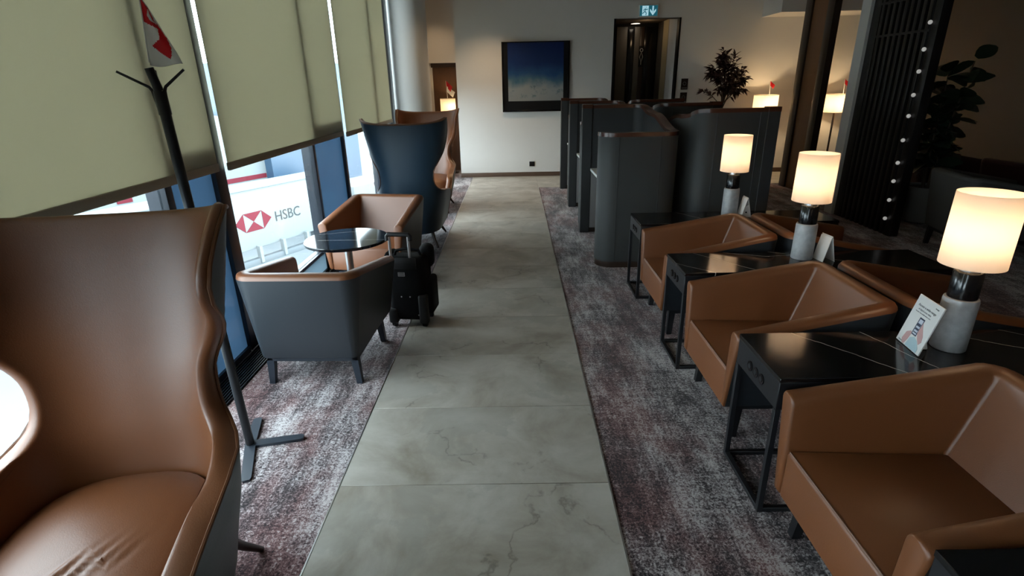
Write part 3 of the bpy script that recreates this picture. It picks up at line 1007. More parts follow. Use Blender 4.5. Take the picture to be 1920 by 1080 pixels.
HF, HB, DEP = 0.385, 0.355, 0.745
def make_tub(label, group, skin=LEATHER, outer=GREYSKIN, metal=STEELBLK):
    t = thing('tub_armchair', label, 'armchair', group=group)
    def level(o, zoff, kind, oy=None, r=None):
        oy = o if oy is None else oy
        r = max(0.10 - o, 0.012) if r is None else r
        pts = tub_path(HF - o, HB - o, -oy, -DEP, r)
        out = []
        for p in pts:
            f = min(1, max(0, -p.y / DEP))
            h = 0.73 - 0.12 * max(0, (f - 0.12) / 0.88)
            if kind == 'abs':
                out.append(Vector((p.x, p.y, zoff)))
            else:
                out.append(Vector((p.x, p.y, h + zoff)))
        return out
    w = 0.085
    L0 = level(0.072, 0.195, 'abs', 0.05)
    L0b = level(0.066, 0.206, 'abs', 0.045)
    L1 = level(0.0, -0.030, 'h')
    bm = B(); loft(bm, [L0, L0b, L1]); obj('outer_shell', bm, outer, t, True, 50)
    rows = [L1, level(0.003, -0.016, 'h'), level(0.010, -0.006, 'h'), level(0.020, -0.001, 'h'), level(0.034, 0.002, 'h'), level(w - 0.034, 0.002, 'h'), level(w - 0.019, -0.002, 'h'), level(w - 0.008, -0.010, 'h'), level(w - 0.002, -0.022, 'h'), level(w, -0.036, 'h'), level(w + 0.01, 0.36, 'abs', w + 0.11, 0.012)]
    bm = B()
    V = loft(bm, rows)
    # arm fronts
    base = [L0, L0b]
    for e in (0, -1):
        prof = [r[e] for r in [L0, L0b] + rows] + [Vector((rows[-1][e].x, rows[-1][e].y, 0.195))]
        cen = sum(prof, Vector()) / len(prof)
        r1 = [bm.verts.new(p) for p in prof]
        m = len(prof)
        for (sx_, sz_, dy_) in ((0.97, 0.994, -0.005), (0.90, 0.98, -0.010), (0.78, 0.96, -0.013)):
            r2 = [bm.verts.new(Vector((cen.x + (p.x - cen.x) * sx_, p.y + dy_, cen.z + (p.z - cen.z) * sz_))) for p in prof]
            for k in range(m):
                bm.faces.new((r1[k], r1[(k + 1) % m], r2[(k + 1) % m], r2[k]))
            r1 = r2
        bm.faces.new(r1)
    bmesh.ops.remove_doubles(bm, verts=bm.verts[:], dist=0.0004)
    obj('arm_and_back_upholstery', bm, skin, t, True, 48)
    # seat block
    hi, hbk = HF - w - 0.004, HB - w - 0.006
    bm = B()
    prism(bm, [(-hi, -DEP - 0.006), (hi, -DEP - 0.006), (hbk, -0.14), (-hbk, -0.14)], 0.195, 0.395)
    bmesh.ops.bevel(bm, geom=[e for e in bm.edges if max(v.co.z for v in e.verts) > 0.3], offset=0.018, segments=3, affect='EDGES', profile=0.5)
    st_ = obj('seat', bm, skin, t)
    bm = B(); tube(bm, [(-hi + 0.015, -DEP + 0.002, 0.392), (hi - 0.015, -DEP + 0.002, 0.392)], 0.004, 6); obj('seat_piping', bm, LEATHER_D if skin is LEATHER else skin, st_)
    # steel base
    bm = B()
    x0, y0_, y1_ = 0.275, -0.68, -0.085
    box(bm, (-x0, y0_, 0.155), (x0, y0_ + 0.03, 0.195)); box(bm, (-x0, y1_ - 0.03, 0.155), (x0, y1_, 0.195))
    box(bm, (-x0, y0_, 0.155), (-x0 + 0.03, y1_, 0.195)); box(bm, (x0 - 0.03, y0_, 0.155), (x0, y1_, 0.195))
    obj('base_frame', bm, metal, t)
    for sx in (-1, 1):
        for (yy, dy) in ((y0_ + 0.02, -0.03), (y1_ - 0.02, 0.015)):
            bm = B()
            lo = [(sx * (x0 - 0.004) + a * 0.017, yy + dy * 0.4 + b * 0.017) for a, b in ((-1, -1), (1, -1), (1, 1), (-1, 1))]
            hi_ = [(sx * (x0 - 0.018) + a * 0.022, yy + b * 0.022) for a, b in ((-1, -1), (1, -1), (1, 1), (-1, 1))]
            loft(bm, [[Vector((*p, 0.0)) for p in lo], [Vector((*p, 0.16)) for p in hi_]], True)
            bm.faces.new([v for v in bm.verts[:4]])
            obj('leg', bm, metal, t)
    return t


gL, gR = 'small tan armchairs at the round window table', 'back-to-back tan armchairs between the marble tables'
tub = make_tub('small armchair with its plain grey back towards the path, before the round table', gL, metal=STEELBLUE)
tub.location = (-1.245, 2.80, 0)
tub.rotation_euler = (0, 0, PI + math.radians(-1.5))
dup(tub, (-1.21, 5.20, 0), math.radians(-9), 'small tan armchair between the round table and the blue-backed wing chair', gL)
NAMES = {1.385: ('nearest to the camera, lowest in the picture', 'nearest'), 2.585: ('between the second and third lamp', 'middle'), 3.785: ('farthest back, beside the grey booths', 'far')}
first = None
for yc, a, b in ((1.385, 'largest tan armchair, nearest the camera, in front of the table with the picture card', 'tan armchair facing away behind the nearest tan armchair, mostly outside the frame'),
                 (2.585, 'tan armchair facing the path between the nearest lamp table and the middle lamp table', 'tan armchair facing away, behind the armchair between near and middle lamps'),
                 (3.785, 'tan armchair facing the path between the middle lamp table and the farthest lamp table', 'tan armchair facing away, behind the middle lamp, back to back with the farthest armchair')):
    # front faces -x : local -Y -> world -X means rotate by -90 deg
    if first is None:
        first = make_tub(a, gR)
        first.location = (1.755, yc, 0); first.rotation_euler = (0, 0, -PI / 2)
    else:
        dup(first, (1.755, yc, 0), -PI / 2, a)
    dup(first, (1.80, yc, 0), PI / 2, b)
gt = make_tub('dark grey armchair in the shadows beside the black screen and green plant', 'shadowy armchairs at the right', DARKSKIN, DARKSKIN)
gt.location = (4.28, 5.38, 0); gt.rotation_euler = (0, 0, math.radians(80)); gt.scale = (1.1, 1.1, 1.1)
rt = make_tub('dark red armchair in the shadows at the right edge behind the nearest lamp', 'shadowy armchairs at the right', REDSKIN, REDSKIN)
rt.location = (5.35, 5.95, 0); rt.rotation_euler = (0, 0, math.radians(95)); rt.scale = (1.1, 1.1, 1.1)
dup(rt, (5.3, 7.45, 0), math.radians(80), 'dark red armchair behind the green plant, by the dark right wall', scale=1.1)


# ------------------------------------------------------------------ long marble tables
TX0, TX1, TH = 0.99, 2.56, 0.64
def make_table(yc, label, lines, k):
    t = thing('marble_table', label, 'table', (TX0, yc, 0), 0, 'long black marble tables with table lamps')
    L, h = TX1 - TX0, 0.197
    vm = vein_mat('black_marble_%s' % 'abcd'[k], lines)
    bm = B(); box(bm, (0, -h, TH - 0.02), (L, h, TH), 0.002, 1); obj('table_top', bm, vm, t)
    bm = B(); box(bm, (0.002, -h + 0.002, TH - 0.14), (L - 0.002, h - 0.002, TH - 0.02), 0.002, 1); obj('apron', bm, STEELBLK, t)
    for q in (-0.055, 0.0, 0.055):
        bm = B(); tube(bm, [(-0.003, q, TH - 0.085), (0.006, q, TH - 0.085)], 0.022, 20); sk = obj('socket', bm, BLACKGLOSS, t)
        bm = B(); tube(bm, [(-0.0045, q, TH - 0.085), (0.0, q, TH - 0.085)], 0.012, 16); obj('socket_centre', bm, BAGGREY, sk)
    for x in (0.012, L - 0.012):
        for y in (-h + 0.012, h - 0.012):
            bm = B(); box(bm, (x - 0.011, y - 0.011, 0.0), (x + 0.011, y + 0.011, TH - 0.14), 0.001, 1); obj('leg', bm, STEELBLK, t)
        bm = B(); box(bm, (x - 0.011, -h + 0.023, 0.0), (x + 0.011, h - 0.023, 0.020), 0.001, 1); obj('floor_bar', bm, STEELBLK, t)
    for y in (-h + 0.012, h - 0.012):
        bm = B(); box(bm, (0.023, y - 0.011, 0.0), (L - 0.023, y + 0.011, 0.020), 0.001, 1); obj('floor_bar', bm, STEELBLK, t)
    return t


Y3, Y2, Y1, Y0 = 1.98, 3.19, 4.375, 0.79
make_table(Y3, 'black marble table carrying the nearest lamp and the picture card', [(0.20, 0.23, 0.52, -0.20, 0.0016), (0.52, 0.22, 0.66, -0.20, 0.0016), (0.90, 0.15, 1.16, -0.02, 0.0016), (1.08, 0.24, 1.5, -0.1, 0.0016)], 0)
make_table(Y2, 'black marble table carrying the middle lamp, with branching white veins', [(0.16, 0.21, 0.46, -0.20, 0.0017), (0.0, -0.01, 0.20, -0.22, 0.0017), (0.32, 0.21, 0.62, 0.09, 0.0017), (0.60, 0.095, 0.85, 0.13, 0.0017), (0.62, 0.22, 1.1, -0.05, 0.0017)], 1)
make_table(Y1, 'black marble table carrying the farthest lamp, next to the grey booths', [(0.38, 0.2, 0.62, -0.2, 0.0018), (0.9, 0.2, 1.3, -0.1, 0.0018)], 2)
make_table(Y0, 'black marble table cut off by the bottom right corner of the picture', [(0.5, 0.2, 0.8, -0.2, 0.0016)], 3)


def make_lamp(label):
    t = thing('table_lamp', label, 'table lamp', group='lit table lamps on the marble tables')
    bm = B(); lathe(bm, [(0.060, 0.0), (0.0625, 0.003), (0.0615, 0.21), (0.059, 0.222), (0.050, 0.224)], 32); obj('marble_base', bm, MARBLEW, t)
    bm = B(); lathe(bm, [(0.0505, 0.222), (0.0515, 0.228), (0.0505, 0.33), (0.046, 0.336), (0.012, 0.337), (0.010, 0.40)], 32); obj('black_neck', bm, BLACKGLOSS, t)
    bm = B()
    lathe(bm, [(0.036, 0.337), (0.036, 0.352), (0.03, 0.355)], 20)
    obj('collar', bm, CHROME, t)
    bm = B()
    lathe(bm, [(0.110, 0.362), (0.1085, 0.645), (0.1068, 0.645), (0.1083, 0.362), (0.110, 0.362)], 48, cap=False)
    sh = obj('lamp_shade', bm, SHADE, t)
    bm = B()
    for k in range(3):
        a = k * 2 * PI / 3
        tube(bm, [(0.012 * math.cos(a), 0.012 * math.sin(a), 0.40), (0.107 * math.cos(a), 0.107 * math.sin(a), 0.40)], 0.0015, 5)
    obj('shade_spider', bm, STEELBLK, t)
    bm = B(); sphere(bm, (0, 0, 0.445), 0.028, 14, (1, 1, 1.25)); obj('bulb', bm, BULB, t)
    return t


LAMP_W = 2.7
lp = None
for (x, y, lab) in ((1.79, Y3 + 0.04, 'lit cream table lamp on a marble base, nearest and largest, behind the picture card'),
                    (1.795, Y2 + 0.06, 'lit cream table lamp in the middle of the row of three on marble tables'),
                    (1.785, Y1 + 0.07, 'lit cream table lamp farthest back in the row, before the grey booths')):
    if lp is None:
        lp = make_lamp(lab); lp.location = (x, y, TH)
    else:
        dup(lp, (x, y, TH), 0.3 * y, lab)
    l = lamp('table_lamp_light', 'POINT', (x, y, TH + 0.50), LAMP_W, (1.0, 0.77, 0.53), 0.03)

# cards on the tables
cd = thing('picture_card', 'upright white card with a picture of hands and a phone, leaning on the nearest lamp', 'card', (1.62, 2.02, TH + 0.002), math.radians(-8))
# card plane: faces -x and a little up; width along local Y, height leaning to +x
lean = math.radians(14)
cd.rotation_euler = (0, lean, math.radians(-8))
WY, HZ = 0.084, 0.215
bm = B(); box(bm, (0.0, -WY, 0.0015), (0.006, WY, HZ), 0.001, 1); obj('card_panel', bm, CARDW, cd)
bm = B(); prism(bm, [(0.0, 0.0035), (0.058, 0.018), (0.060, 0.0225), (0.012, 0.1), (0.0, 0.1)], -0.02, 0.02, 'y'); st = obj('card_stand', bm, CARDW, cd, loc=(0.006, 0, 0))
TR = (PI / 2, 0, -PI / 2)
def cprint(name, poly, m, d=0.0006, parent=None):
    # poly in (y to the viewer's right = -Y, z)
    bm_ = B()
    prism(bm_, [(-p[0] * 1.28, p[1] * 1.06) for p in poly], -d, 0.0, 'x')
    return obj(name, bm_, m, parent or cd)
text('heading', 'Access a wide range', 0.0148, INK, cd, (-0.0006, 0.062, 0.172), TR, 0.0002)
text('subheading', 'of digital press titles', 0.0108, INK, cd, (-0.0006, 0.050, 0.158), TR, 0.0002)
text('small_print', 'on your own mobile device here', 0.0078, INK, cd, (-0.0006, 0.060, 0.147), TR, 0.0002)
text('corner_text', 'lounge', 0.0085, INK, cd, (-0.0006, -0.040, 0.195), TR, 0.0002)
text('foot_text', 'Scan here', 0.0085, CARDINK, cd, (-0.0006, 0.068, 0.008), TR, 0.0003)
ph = cprint('phone_print', [(-0.012, 0.055), (0.014, 0.055), (0.016, 0.128), (-0.010, 0.128)], CARDINK)
cprint('screen_print', [(-0.008, 0.060), (0.011, 0.060), (0.013, 0.122), (-0.006, 0.122)], CARDLIGHT, 0.0009, ph)
for (a, b) in ((0.066, 0.070), (0.078, 0.086), (0.094, 0.105)):
    cprint('screen_block', [(-0.007, a), (0.011, a), (0.012, b), (-0.006, b)], CARDINK, 0.0011, ph)
cprint('hand_print', [(-0.040, 0.020), (-0.034, 0.052), (-0.018, 0.064), (-0.010, 0.058), (-0.014, 0.030), (-0.022, 0.004), (-0.030, 0.004)], CARDPINK, 0.0013)
cprint('hand_print', [(0.016, 0.115), (0.024, 0.100), (0.044, 0.070), (0.050, 0.050), (0.042, 0.036), (0.026, 0.052), (0.014, 0.070)], CARDPINK, 0.0013)
cprint('sleeve_print', [(-0.012, 0.004), (-0.008, 0.040), (0.010, 0.052), (0.030, 0.044), (0.050, 0.020), (0.050, 0.004)], CARDBLUE, 0.0008)

def tent_card(loc, rz, lab, hole=False):
    t = thing('tent_card', lab, 'card', loc, rz, 'white table cards')
    bm = B(); box(bm, (-0.05, 0.0, 0.0), (0.05, 0.003, 0.165)); obj('front_panel', bm, CARDW, t, rot=(math.radians(-14), 0, 0))
    bm = B(); box(bm, (-0.05, 0.074, 0.0), (0.05, 0.077, 0.155)); obj('back_panel', bm, CARDW, t, rot=(math.radians(12), 0, 0), loc=(0, 0.004, -0.0155))
    if hole:
        bm = B(); prism(bm, [(0.004, 0.0), (0.072, 0.0), (0.060, 0.08), (0.030, 0.10)], -0.047, -0.044, 'x'); obj('side_gusset', bm, CARDW, t)
        bm = B(); tube(bm, [(-0.0485, 0.045, 0.04), (-0.0465, 0.045, 0.04)], 0.007, 12); obj('hole_mark', bm, BLACK, t)
    return t


tent_card((1.95, Y2 + 0.02, TH), math.radians(96), 'white table card standing right behind the middle lamp')
tent_card((1.93, Y1 + 0.02, TH), math.radians(90), 'white table card seen edge on, right beside the farthest lamp', True)

# ------------------------------------------------------------------ round table, suitcase
rtb = thing('round_table', 'round black marble side table on a steel column between two small armchairs', 'table', (-1.285, 3.95, 0))
vm = vein_mat('black_marble_round', [(-0.2, -0.055, 0.30, -0.06, 0.0022), (-0.25, 0.12, 0.05, 0.2, 0.0016)], (0.012, 0.015, 0.02), 0.08)
bm = B(); lathe(bm, [(0.298, 0.605), (0.31, 0.61), (0.31, 0.626), (0.306, 0.63)], 64); obj('table_top', bm, vm, rtb)
bm = B(); lathe(bm, [(0.03, 0.012), (0.028, 0.05), (0.028, 0.58), (0.10, 0.592), (0.10, 0.605)], 32); obj('column', bm, CHROME, rtb)
bm = B(); lathe(bm, [(0.19, 0.0), (0.19, 0.008), (0.17, 0.013), (0.02, 0.018)], 48); obj('base_plate', bm, STEELBLK, rtb)

sc_ = thing('suitcase', 'black cabin suitcase with raised handle standing on the path edge by the armchair', 'suitcase', (-0.80, 3.82, 0), math.radians(-6))
bm = B(); box(bm, (-0.145, -0.13, 0.045), (0.145, 0.05, 0.545), 0.05, 4); obj('main_body', bm, BAGCLOTH, sc_)
bm = B(); box(bm, (-0.13, 0.04, 0.07), (0.135, 0.13, 0.50), 0.04, 4); obj('front_pocket', bm, BAGCLOTH, sc_)
bm = B(); box(bm, (0.125, -0.10, 0.09), (0.185, 0.10, 0.36), 0.028, 3); obj('side_pocket', bm, BAGCLOTH, sc_)
bm = B(); box(bm, (0.07, 0.0, 0.42), (0.175, 0.12, 0.60), 0.045, 4); obj('shoulder_bulge', bm, BAGCLOTH, sc_)
bm = B(); box(bm, (-0.19, -0.03, 0.43), (-0.10, 0.12, 0.55), 0.04, 4); obj('pouch', bm, BAGCLOTH, sc_)
bm = B(); box(bm, (-0.115, -0.137, 0.46), (0.09, -0.125, 0.545), 0.005, 2); obj('handle_housing', bm, BAGGREY, sc_)
for x in (-0.095, 0.045):
    bm = B(); tube(bm, [(x, -0.115, 0.50), (x, -0.12, 0.70)], 0.010, 10); obj('handle_rod', bm, CHROME, sc_)
bm = B(); tube(bm, [(-0.108, -0.12, 0.672), (-0.108, -0.12, 0.705), (-0.10, -0.12, 0.716), (0.05, -0.12, 0.716), (0.058, -0.12, 0.705), (0.058, -0.12, 0.672)], 0.0155, 10); obj('handle_grip', bm, BAGGREY, sc_)
bm = B(); tube(bm, [(-0.09, -0.06, 0.535), (-0.075, -0.055, 0.578), (0.0, -0.05, 0.592), (0.09, -0.045, 0.578), (0.105, -0.04, 0.535)], 0.011, 8); obj('top_handle', bm, BAGCLOTH, sc_)
bm = B(); box(bm, (-0.05, -0.134, 0.405), (0.0, -0.130, 0.435)); nt = obj('name_tag', bm, DESKSIDE, sc_)
for q in (0.412, 0.422, 0.430):
    bm = B(); box(bm, (-0.046, -0.1352, q), (-0.005, -0.1338, q + 0.003)); obj('tag_line', bm, BLACK, nt)
for x in (-0.04, 0.025):
    bm = B(); sphere(bm, (x, -0.131, 0.245), 0.0055, 8); obj('rivet', bm, CHROME, sc_)
bm = B(); sphere(bm, (0.08, -0.131, 0.10), 0.005, 8); obj('rivet', bm, CHROME, sc_)
for x in (-0.115, 0.118):
    bm = B(); box(bm, (x - 0.035, -0.145, 0.03), (x + 0.035, -0.08, 0.26 if x > 0 else 0.15), 0.018, 3); obj('corner_guard', bm, BAGGREY, sc_)
    bm = B(); tube(bm, [(x - 0.015, -0.105, 0.034), (x + 0.015, -0.105, 0.034)], 0.034, 16); obj('wheel', bm, BLACK, sc_)
    bm = B(); box(bm, (x - 0.015, 0.06, 0.0), (x + 0.015, 0.10, 0.075), 0.004, 1); obj('foot', bm, BAGGREY, sc_)

# ------------------------------------------------------------------ coat stand and its flag
cs = thing('coat_stand', 'black coat stand with three prongs and a flat three-toed foot by the wing chair', 'coat stand', (-1.37, 2.28, 0))
bm = B(); tube(bm, [(0, 0, 0.012), (0, 0, 0.75), (0, 0, 1.60), (0, 0, 1.61)], 0.0205, 20); obj('pole', bm, STEELBLK, cs)
bm = B(); tube(bm, [(0, 0, 1.61), (0, 0, 1.70)], 0.0235, 20); tube(bm, [(-0.002, 0, 1.70), (-0.012, -0.01, 1.785)], [0.018, 0.0165], 16); obj('head', bm, STEELBLK, cs)
for (dx, dy) in ((-0.115, -0.05), (0.105, 0.02), (-0.05, 0.085)):
    bm = B()
    tube(bm, [(dx * 0.12, dy * 0.12, 1.63), (dx * 0.18, dy * 0.18, 1.70), (dx * 0.25, dy * 0.25, 1.715), (dx, dy, 1.775)], [0.008, 0.007, 0.006, 0.005], 8)
    obj('prong', bm, STEELBLK, cs)
for (fx, fy) in ((0.255, 0.05), (0.105, -0.275), (-0.06, 0.225)):
    L = math.hypot(fx, fy)
    nx, ny = -fy / L, fx / L
    bm = B()
    pl = []
    for (s, w) in ((0.0, 0.026), (0.6, 0.024), (0.95, 0.022), (1.0, 0.015)):
        pl.append((fx * s + nx * w, fy * s + ny * w))
    for (s, w) in ((1.0, 0.015), (0.95, 0.022), (0.6, 0.024), (0.0, 0.026)):
        pl.append((fx * s - nx * w, fy * s - ny * w))
    prism(bm, pl, 0.0, 0.014)
    obj('foot', bm, STEELBLUE, cs)


def pip(p, poly):
    c = False
    for (x1, y1), (x2, y2) in zip(poly, poly[1:] + poly[:1]):
        if (y1 > p[1]) != (y2 > p[1]) and p[0] < (x2 - x1) * (p[1] - y1) / (y2 - y1) + x1:
            c = not c
    return c


cs.rotation_euler = (0.011, -0.017, 0)
# drooping flag: outline and red areas in cloth coordinates (x right, z up, metres)
fg = thing('hanging_flag', 'small red and white flag drooping from a stick on top of the coat stand', 'flag', (-1.410, 2.257, 1.803), math.radians(34))
bm = B(); tube(bm, [(0, 0, 0.0), (0.018, 0.0, 0.235)], 0.0028, 8); sphere(bm, (0.018, 0, 0.238), 0.005, 8); obj('stick', bm, CLOTHW, fg)
red1 = [(0.018, 0.225), (0.040, 0.185), (0.052, 0.130), (0.060, 0.115), (0.012, 0.145)]
red2 = [(0.050, 0.150), (0.078, 0.085), (0.085, 0.050), (0.075, 0.010), (0.022, 0.060), (0.052, 0.085), (0.054, 0.125)]
cres = [(0.036, 0.190), (0.028, 0.165), (0.036, 0.145), (0.050, 0.138), (0.042, 0.150), (0.038, 0.168)]
bm = B()
NX, NZ = 30, 56
V = []
for i in range(NZ + 1):
    z = 0.225 - i / NZ * 0.235
    wv = interp(0.225 - z, [0, 0.04, 0.12, 0.20, 0.235], [0.004, 0.026, 0.062, 0.100, 0.112])
    xl = 0.018 - (0.225 - z) * 0.075
    row = []
    for j in range(NX + 1):
        q = j / NX
        row.append(bm.verts.new((xl + wv * q, 0.016 * math.sin(q * 6.0 + z * 9) * q, z - 0.006 * math.sin(q * 5))))
    V.append(row)
for i in range(NZ):
    for j in range(NX):
        f = bm.faces.new((V[i][j], V[i][j + 1], V[i + 1][j + 1], V[i + 1][j]))
        c = f.calc_center_median()
        p = (c.x, c.z)
        r_ = (pip(p, red1) or pip(p, red2)) and not pip(p, cres)
        f.material_index = 1 if r_ else 0
bmesh.ops.solidify(bm, geom=bm.faces[:], thickness=0.0008)
obj('cloth', bm, [CLOTHW, RED], fg, True, 80)


# ------------------------------------------------------------------ study booths
def arc(cx, cy, r, a0, a1, n=7):
    return [(cx + r * math.cos(math.radians(a0 + (a1 - a0) * k / n)), cy + r * math.sin(math.radians(a0 + (a1 - a0) * k / n))) for k in range(n + 1)]


BP = arc(0.16, 0.16, 0.16, 180, 270) + [(0.36, 0.0)] + arc(0.56, 0.18, 0.18, 270, 360) + [(0.74, 0.3 + 0.09 * k) for k in range(0, 9)] + arc(0.56, 1.26, 0.18, 0, 90) + [(0.36, 1.44), (0.18, 1.44), (0.0, 1.44)]
def sm(x):
    x = max(0, min(1, x)); return x * x * (3 - 2 * x)
BH = []
for (x, y) in BP:
    if y < 0.2 and x < 0.74:
        BH.append(1.27)
    else:
        BH.append(1.27 + 0.12 * sm((y - 0.2) / 0.7) + 0.07 * sm((y - 1.15) / 0.27))


def ribbon(bm, pts, o0, o1, z0, z1):
    """closed wall between the path offset by o0 and by o1 (to its left); z0/z1 numbers or lists"""
    n_ = len(pts)
    z0 = z0 if isinstance(z0, list) else [z0] * n_
    z1 = z1 if isinstance(z1, list) else [z1] * n_
    A = []
    for i in range(n_):
        p0 = Vector(pts[max(0, i - 1)]); p1 = Vector(pts[min(n_ - 1, i + 1)])
        d = (p1 - p0).normalized()
        nv = Vector((-d.y, d.x))
        p = Vector(pts[i])
        a, b = p + nv * o0, p + nv * o1
        A.append([Vector((a.x, a.y, z0[i])), Vector((a.x, a.y, z1[i])), Vector((b.x, b.y, z1[i])), Vector((b.x, b.y, z0[i]))])
    V = loft(bm, A, True)
    bm.faces.new(V[0][::-1]); bm.faces.new(V[-1])


def make_booth(label):
    t = thing('study_booth', label, 'booth', group='grey felt study booths')
    lo = [h - 0.035 for h in BH]
    bm = B(); ribbon(bm, BP, 0.0, 0.042, 0.06, lo); obj('outer_panel', bm, BOOTH, t, True, 45)
    bm = B(); ribbon(bm, BP, 0.042, 0.075, 0.06, lo); obj('inner_lining', bm, BOOTHIN, t, True, 45)
    bm = B(); ribbon(bm, BP, -0.003, 0.078, lo, BH); obj('wood_cap', bm, CAPWOOD, t, True, 45)
    bm = B(); ribbon(bm, BP, 0.006, 0.070, 0.0, 0.06); obj('plinth', bm, DWOOD, t, True, 45)
    for (x, y) in ((0.17, -0.001), (0.55, -0.001), (0.55, 1.441), (0.17, 1.441)):
        h = 1.27 if y < 0.5 else 1.46
        bm = B(); tube(bm, [(x, y, 0.065), (x, y, h - 0.04)], 0.0035, 6); obj('seam', bm, BOOTHIN if y < 0 else GREYSKIN, t)
    bm = B(); box(bm, (-0.004, 1.345, 0.0), (0.105, 1.446, 1.462), 0.004, 1); ep = obj('edge_post', bm, BOOTHIN, t)
    bm = B(); box(bm, (-0.006, 1.343, 1.425), (0.108, 1.448, 1.468), 0.003, 1); obj('post_cap', bm, CAPWOOD, ep)
    bm = B(); box(bm, (0.10, 0.08, 0.735), (0.66, 1.36, 0.765), 0.003, 1); obj('desk_top', bm, WHITE, t)
    bm = B(); box(bm, (0.11, 1.345, 0.06), (0.66, 1.365, 0.735)); obj('desk_side', bm, DESKSIDE, t)
    return t


bo = make_booth('nearest grey study booth, its low front panel beside the path and the black table')
bo.location = (0.775, 5.0, 0)
dup(bo, (0.775, 6.45, 0), 0, 'second grey study booth from the camera in the row along the path')
dup(bo, (0.775, 7.90, 0), 0, 'farthest grey study booth of the row along the path, nearest the blue picture')
bx, by = 2.36, 5.02 + 1.44
dup(bo, (bx, by, 0), PI, 'tall-fronted grey study booth right behind the farthest table lamp')
dup(bo, (bx, by + 1.45, 0), PI, 'middle booth of the right hand booth row, hidden behind the tall-fronted booth')
dup(bo, (bx, by + 2.90, 0), PI, 'last booth of the right hand booth row, in front of the plum-leaved tree')

# ------------------------------------------------------------------ far wall things
pc = thing('framed_picture', 'large blue sea picture in a deep black frame on the white wall', 'picture', (-0.21, YF, 1.205))
FW, FH = 1.235, 1.20
bm = B(); box(bm, (0, -0.03, 0), (FW, -0.001, FH)); obj('backing', bm, BLACK, pc)
for (a, b) in (((0, -0.05, 0), (0.03, -0.03, FH)), ((FW - 0.03, -0.05, 0), (FW, -0.03, FH)), ((0.03, -0.05, 0), (FW - 0.03, -0.03, 0.03)), ((0.03, -0.05, FH - 0.015), (FW - 0.03, -0.03, FH))):
    bm = B(); box(bm, a, b, 0.002, 1); obj('frame_rail', bm, BLACKGLOSS, pc)
bm = B(); box(bm, (0.11, -0.036, 0.19), (FW - 0.11, -0.031, FH - 0.018)); obj('print', bm, art_mat(), pc)

so = thing('wall_socket', 'small black socket plate low on the white far wall', 'wall socket', (0.33, YF, 0.24))
bm = B(); box(bm, (-0.05, -0.012, -0.045), (0.05, -0.001, 0.045), 0.003, 1); sp = obj('plate', bm, BLACK, so)
bm = B(); box(bm, (-0.028, -0.0135, -0.028), (0.028, -0.011, 0.028), 0.002, 1); obj('insert', bm, BLACKGLOSS, sp)

ex = thing('exit_sign', 'lit green exit sign with a running figure and down arrow above the doorway', 'exit sign', (2.395, YF - 0.03, 2.855))
bm = B(); box(bm, (-0.17, -0.03, -0.10), (0.17, 0.029, 0.10), 0.006, 2); hs = obj('housing', bm, WHITE, ex)
bm = B(); box(bm, (-0.155, -0.034, -0.083), (0.155, -0.029, 0.083)); obj('green_face', bm, EXITG, ex)
bm = B(); prism(bm, [(-0.115, -0.078), (-0.005, -0.078), (-0.005, 0.078), (-0.115, 0.078)], -0.037, -0.034, 'y'); obj('doorway_symbol', bm, EXITW, ex)
bm = B()
for s in ([(0.06, 0.075), (0.085, 0.075), (0.085, -0.02), (0.06, -0.02)], [(0.0725, -0.075), (0.02, -0.01), (0.02, 0.03), (0.0725, -0.03), (0.125, 0.03), (0.125, -0.01)]):
    prism(bm, s, -0.037, -0.034, 'y')
obj('arrow_symbol', bm, EXITW, ex)
bm = B()
tube(bm, [(-0.05, -0.039, 0.052), (-0.05, -0.0385, 0.053)], 0.013, 12)
for pts in ([(-0.055, 0.032), (-0.068, -0.012)], [(-0.068, -0.012), (-0.045, -0.035), (-0.05, -0.07)], [(-0.068, -0.012), (-0.095, -0.03), (-0.11, -0.05)], [(-0.056, 0.028), (-0.03, 0.015), (-0.018, 0.03)], [(-0.057, 0.028), (-0.085, 0.02), (-0.092, -0.005)]):
    tube(bm, [(x, -0.039, z) for x, z in pts], 0.0075, 6)
obj('running_figure', bm, EXITG, ex)

for (z0, z1, lab) in ((1.54, 1.73, 'small dark square wall plaque beside the doorway, upper of two'), (1.30, 1.49, 'small dark square wall plaque beside the doorway, lower of two')):
    ws = thing('wall_plaque', lab, 'sign', (3.15, YF, z0), 0, 'dark plaques beside the doorway')
    bm = B(); box(bm, (-0.062, -0.012, 0), (0.062, -0.001, z1 - z0), 0.002, 1); obj('plate', bm, DWOOD, ws)
    bm = B(); tube(bm, [(0.028 * math.cos(i * PI / 8), -0.0125, 0.105 + 0.028 * math.sin(i * PI / 8)) for i in range(16)], 0.003, 5, closed=True); obj('symbol_ring', bm, DESKSIDE, ws)
    bm = B(); box(bm, (-0.05, -0.0135, 0.02), (0.05, -0.0115, 0.034)); obj('strip', bm, DESKSIDE, ws)


